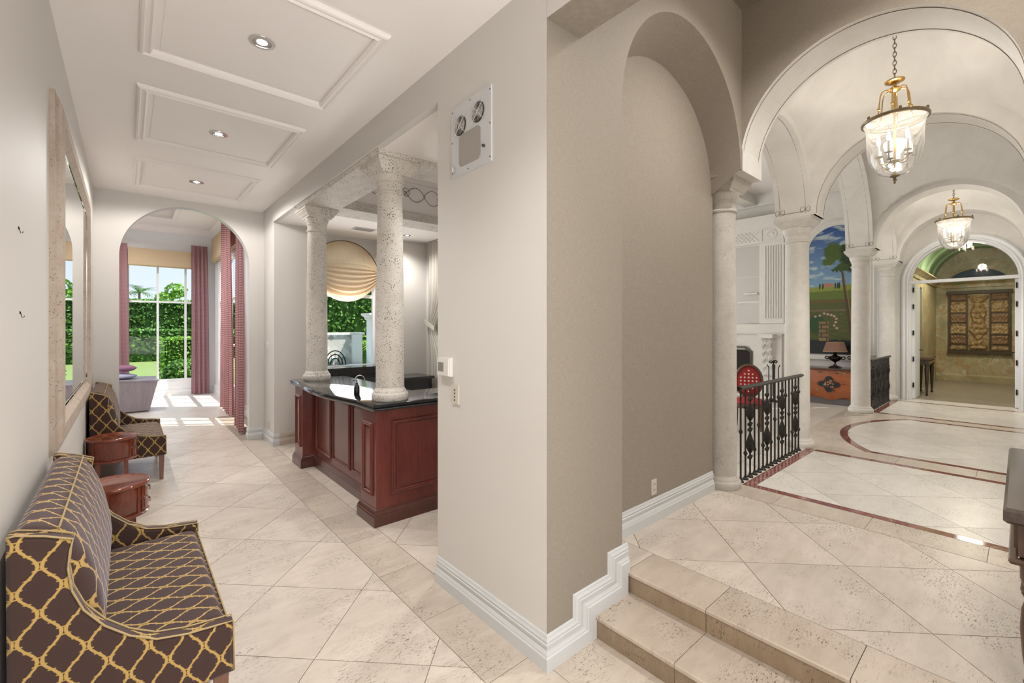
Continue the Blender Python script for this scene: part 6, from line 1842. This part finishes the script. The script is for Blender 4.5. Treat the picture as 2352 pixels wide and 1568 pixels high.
# ================================================================== GARDEN
struct(MB().box(-30, 14.7, -0.4, 40, 60, -0.05), 'ground_lawn', 'grassm')
struct(MB().box(2.0, 8.3, -0.4, 14, 14.69, -0.06), 'ground_pool_terrace', 'cast')
def foliage(name, label, cat, shapes, n, size, mat, core=True, group=None, stems=None):
    """each shape: (centre, radii, boxy) -> leaves scattered over its skin"""
    rnd = random.Random(hash_str(label))
    t_ = thing(name, label, cat, (shapes[0][0][0], shapes[0][0][1], 0), group)
    off = Vector((shapes[0][0][0], shapes[0][0][1], 0))
    tot = sum(s_[1][0] * s_[1][2] + s_[1][1] * s_[1][2] + s_[1][0] * s_[1][1] for s_ in shapes)
    vs_, fs_, tint = [], [], []
    for (c_, r_, boxy) in shapes:
        k_ = int(n * (r_[0] * r_[2] + r_[1] * r_[2] + r_[0] * r_[1]) / tot)
        for q in range(k_):
            d_ = Vector((rnd.gauss(0, 1), rnd.gauss(0, 1), rnd.gauss(0, 1))).normalized()
            if boxy:
                m_ = max(abs(d_.x), abs(d_.y), abs(d_.z)); p_ = d_ / m_
                p_ = Vector((max(-1, min(1, p_.x + rnd.uniform(-.5, .5))), max(-1, min(1, p_.y + rnd.uniform(-.5, .5))), max(-1, min(1, p_.z + rnd.uniform(-.25, .25)))))
            else:
                p_ = d_
            p_ = p_ * rnd.uniform(0.86, 1.04)
            P = Vector((c_[0] + p_.x * r_[0], c_[1] + p_.y * r_[1], c_[2] + p_.z * r_[2])) - off
            a = Vector((rnd.uniform(-1, 1), rnd.uniform(-1, 1), rnd.uniform(-1, 1))).normalized()
            nn = (d_ + 0.8 * a).normalized()
            tx = nn.orthogonal().normalized()
            ang = rnd.uniform(0, 2 * pi)
            ty = nn.cross(tx)
            ux = tx * cos(ang) + ty * sin(ang); uy = nn.cross(ux)
            sz = size * rnd.uniform(0.6, 1.3)
            b = len(vs_)
            for sx_, sy_ in ((-0.5, 0), (0, -0.32), (0.5, 0), (0, 0.32)):
                vs_.append(tuple(P + ux * (sx_ * sz * 1.5) + uy * (sy_ * sz * 1.5)))
            fs_.append((b, b + 1, b + 2, b + 3)); tint.append(min(1, max(0, rnd.gauss(0.5, 0.28))))
    me = bpy.data.meshes.new('leaves')
    me.from_pydata(vs_, [], fs_)
    at = me.attributes.new('tint', 'FLOAT', 'FACE'); at.data.foreach_set('value', tint)
    me.materials.append(M[mat])
    o_ = bpy.data.objects.new('leaves', me); COL.objects.link(o_); o_.parent = t_; o_['kind'] = 'stuff'
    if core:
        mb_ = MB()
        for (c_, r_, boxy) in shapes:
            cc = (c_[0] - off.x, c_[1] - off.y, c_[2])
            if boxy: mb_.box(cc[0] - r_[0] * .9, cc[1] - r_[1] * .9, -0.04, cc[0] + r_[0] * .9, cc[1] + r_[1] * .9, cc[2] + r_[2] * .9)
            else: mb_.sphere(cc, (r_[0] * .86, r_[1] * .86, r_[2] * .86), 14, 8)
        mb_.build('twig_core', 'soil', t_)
    if stems:
        mb_ = MB()
        for (x, y, z0, z1, rr) in stems: mb_.tube([(x - off.x, y - off.y, z0), (x - off.x + 0.03, y - off.y, (z0 + z1) / 2), (x - off.x, y - off.y, z1)], rr, 6)
        mb_.build('trunk', 'legwood', t_)
    return t_
def hash_str(s_):
    h_ = 7
    for ch_ in s_: h_ = (h_ * 31 + ord(ch_)) % 1000003
    return h_
foliage('tall_hedge', 'tall dark hedge closing the lawn behind the garden window', 'hedge', [((1.6, 34.5, 1.65), (4.2, 0.8, 1.75), True)], 15000, 0.13, 'leaf', stems=None)
foliage('clipped_hedge', 'lower clipped hedge with flat top in front of the tall hedge', 'hedge', [((1.5, 31.2, 0.80), (3.6, 0.5, 0.86), True)], 9000, 0.11, 'leaf')
foliage('rounded_shrub', 'bright lime green clipped shrub seen through the garden window', 'shrub', [((1.68, 18.3, 0.72), (0.85, 0.5, 0.72), True)], 5000, 0.06, 'leaf_bright')
foliage('low_shrub', 'loose low green shrub nearest the garden window', 'shrub', [((1.25, 15.9, 0.42), (0.5, 0.42, 0.42), False), ((1.75, 16.05, 0.55), (0.55, 0.4, 0.35), False)], 3000, 0.06, 'leaf')
foliage('garden_tree', 'light leafy tree rising above the tall hedge', 'tree', [((2.0, 39.6, 3.9), (0.55, 0.5, 0.35), False), ((2.65, 39.6, 4.4), (0.65, 0.5, 0.55), False)], 420, 0.17, 'leaf_bright', core=False, stems=[(2.4, 39.6, 0, 4.4, 0.06)])
def palm(label, loc, n, L, mat, droop=0.9, th=2.6):
    t_ = thing('palm_tree', label, 'palm', loc)
    MB().tube([(0, 0, -0.1), (0.04, 0, th * 0.5), (0, 0, th)], [0.10, 0.08, 0.06], 8).build('trunk', 'legwood', t_)
    rnd = random.Random(3)
    for k in range(n):
        a = 2 * pi * k / n + rnd.uniform(-0.2, 0.2)
        up = rnd.uniform(0.3, 1.1)
        vs_, fs_, ti = [], [], []
        pts = []
        for q in range(9):
            s_ = q / 8
            pts.append(Vector((cos(a) * L * s_, sin(a) * L * s_, th + L * (up * s_ - droop * s_ * s_))))
        sd = Vector((-sin(a), cos(a), 0))
        for q in range(1, 9):
            for h_ in (-1, 1):
                w_ = 0.28 * L * sin(pi * min(0.97, q / 8.5)) + 0.03
                b = len(vs_)
                tip = pts[q] + sd * h_ * w_ + (pts[q] - pts[q - 1]) * 0.8 - Vector((0, 0, 0.10 * w_))
                vs_ += [tuple(pts[q - 1]), tuple(pts[q - 1] * 0.35 + pts[q] * 0.65), tuple(tip)]
                fs_.append((b, b + 1, b + 2)); ti.append(rnd.random())
        me = bpy.data.meshes.new('frond'); me.from_pydata(vs_, [], fs_)
        at = me.attributes.new('tint', 'FLOAT', 'FACE'); at.data.foreach_set('value', ti)
        me.materials.append(M[mat])
        o_ = bpy.data.objects.new('frond', me); COL.objects.link(o_); o_.parent = t_
    return t_
palm('fan of palm fronds above the tall hedge by the sofa window', (0.60, 37.2, 0), 18, 1.05, 'leaf', 0.6, 4.0)
palm('small bright green palm beside the fountain wall outside the bar window', (5.35, 12.2, 0), 14, 0.62, 'leaf_bright', 0.7, 1.35)
foliage('bar_hedge', 'thick green hedge behind the stone fountain wall', 'hedge', [((4.6, 13.6, 1.5), (1.9, 0.5, 1.75), True)], 8000, 0.085, 'leaf')
fw_ = thing('fountain_wall', 'mosaic stone fountain wall with carved mask outside the bar window', 'fountain', (3.9, 11.2, 0))
MB().box(-0.9, 0, 0.3, 0.42, 0.15, 1.58).build('panel', 'mosaic', fw_)
MB().box(-0.95, -0.04, 1.58, 0.75, 0.2, 1.64).build('coping', 'cast', fw_)
MB().box(0.42, -0.06, 0.3, 0.68, 0.2, 1.58).build('pier', 'cast', fw_)
MB().sphere((-0.28, -0.05, 1.42), (0.075, 0.06, 0.095), 14, 10).build('mask', 'cast', fw_, smooth='all')
MB().lathe([(0.02, 1.12), (0.10, 1.19), (0.14, 1.24), (0.13, 1.24)], (-0.28, 0.0, 0), 18).build('spout_bowl', 'cast', fw_, smooth=40)
MB().lathe([(0.03, 0.90), (0.14, 0.96), (0.22, 1.02), (0.20, 1.02)], (-0.20, -0.02, 0), 20).build('shell_basin', 'cast', fw_, smooth=40)
pw = thing('raised_pool', 'raised pool of pale water at the foot of the fountain wall', 'pool', (3.9, 10.3, 0))
MB().box(-1.6, -1.9, 0.0, 0.62, -1.7, 0.92).build('pool_kerb', 'cast', pw)
MB().box(-1.6, -1.7, 0.0, 0.62, 0.80, 0.86).build('water', 'water', pw)
gcol = thing('garden_pier', 'white garden pier with moulded cap beside the palm outside the bar window', 'pier', (4.75, 10.75, 0))
MB().box(-0.16, -0.16, 0.0, 0.16, 0.16, 1.95).build('shaft', 'frame_white', gcol)
MB().square([(0.17, 1.95), (0.20, 1.98), (0.20, 2.02), (0.26, 2.07), (0.26, 2.12)]).build('cap', 'cast', gcol)
gch = thing('garden_chair', 'curved black wrought iron chair back by the pool outside the bar window', 'chair', (3.35, 9.6, 0.92))
for s_ in (0.10, 0.16, 0.22):
    MB().tube([(s_ * cos(pi * k / 14), 0, 0.05 + 1.35 * s_ * sin(pi * k / 14)) for k in range(15)], 0.012, 6).build('back_hoop', 'iron', gch)
for k in range(5): MB().tube([(0.06 * (k - 2), 0, 0.05), (0.085 * (k - 2), 0, 0.05 + 0.25 * cos((k - 2) * 0.42))], 0.006, 5).build('back_rod', 'iron', gch)
MB().box(-0.22, -0.20, 0.0, 0.22, 0.02, 0.05).build('seat', 'iron', gch)
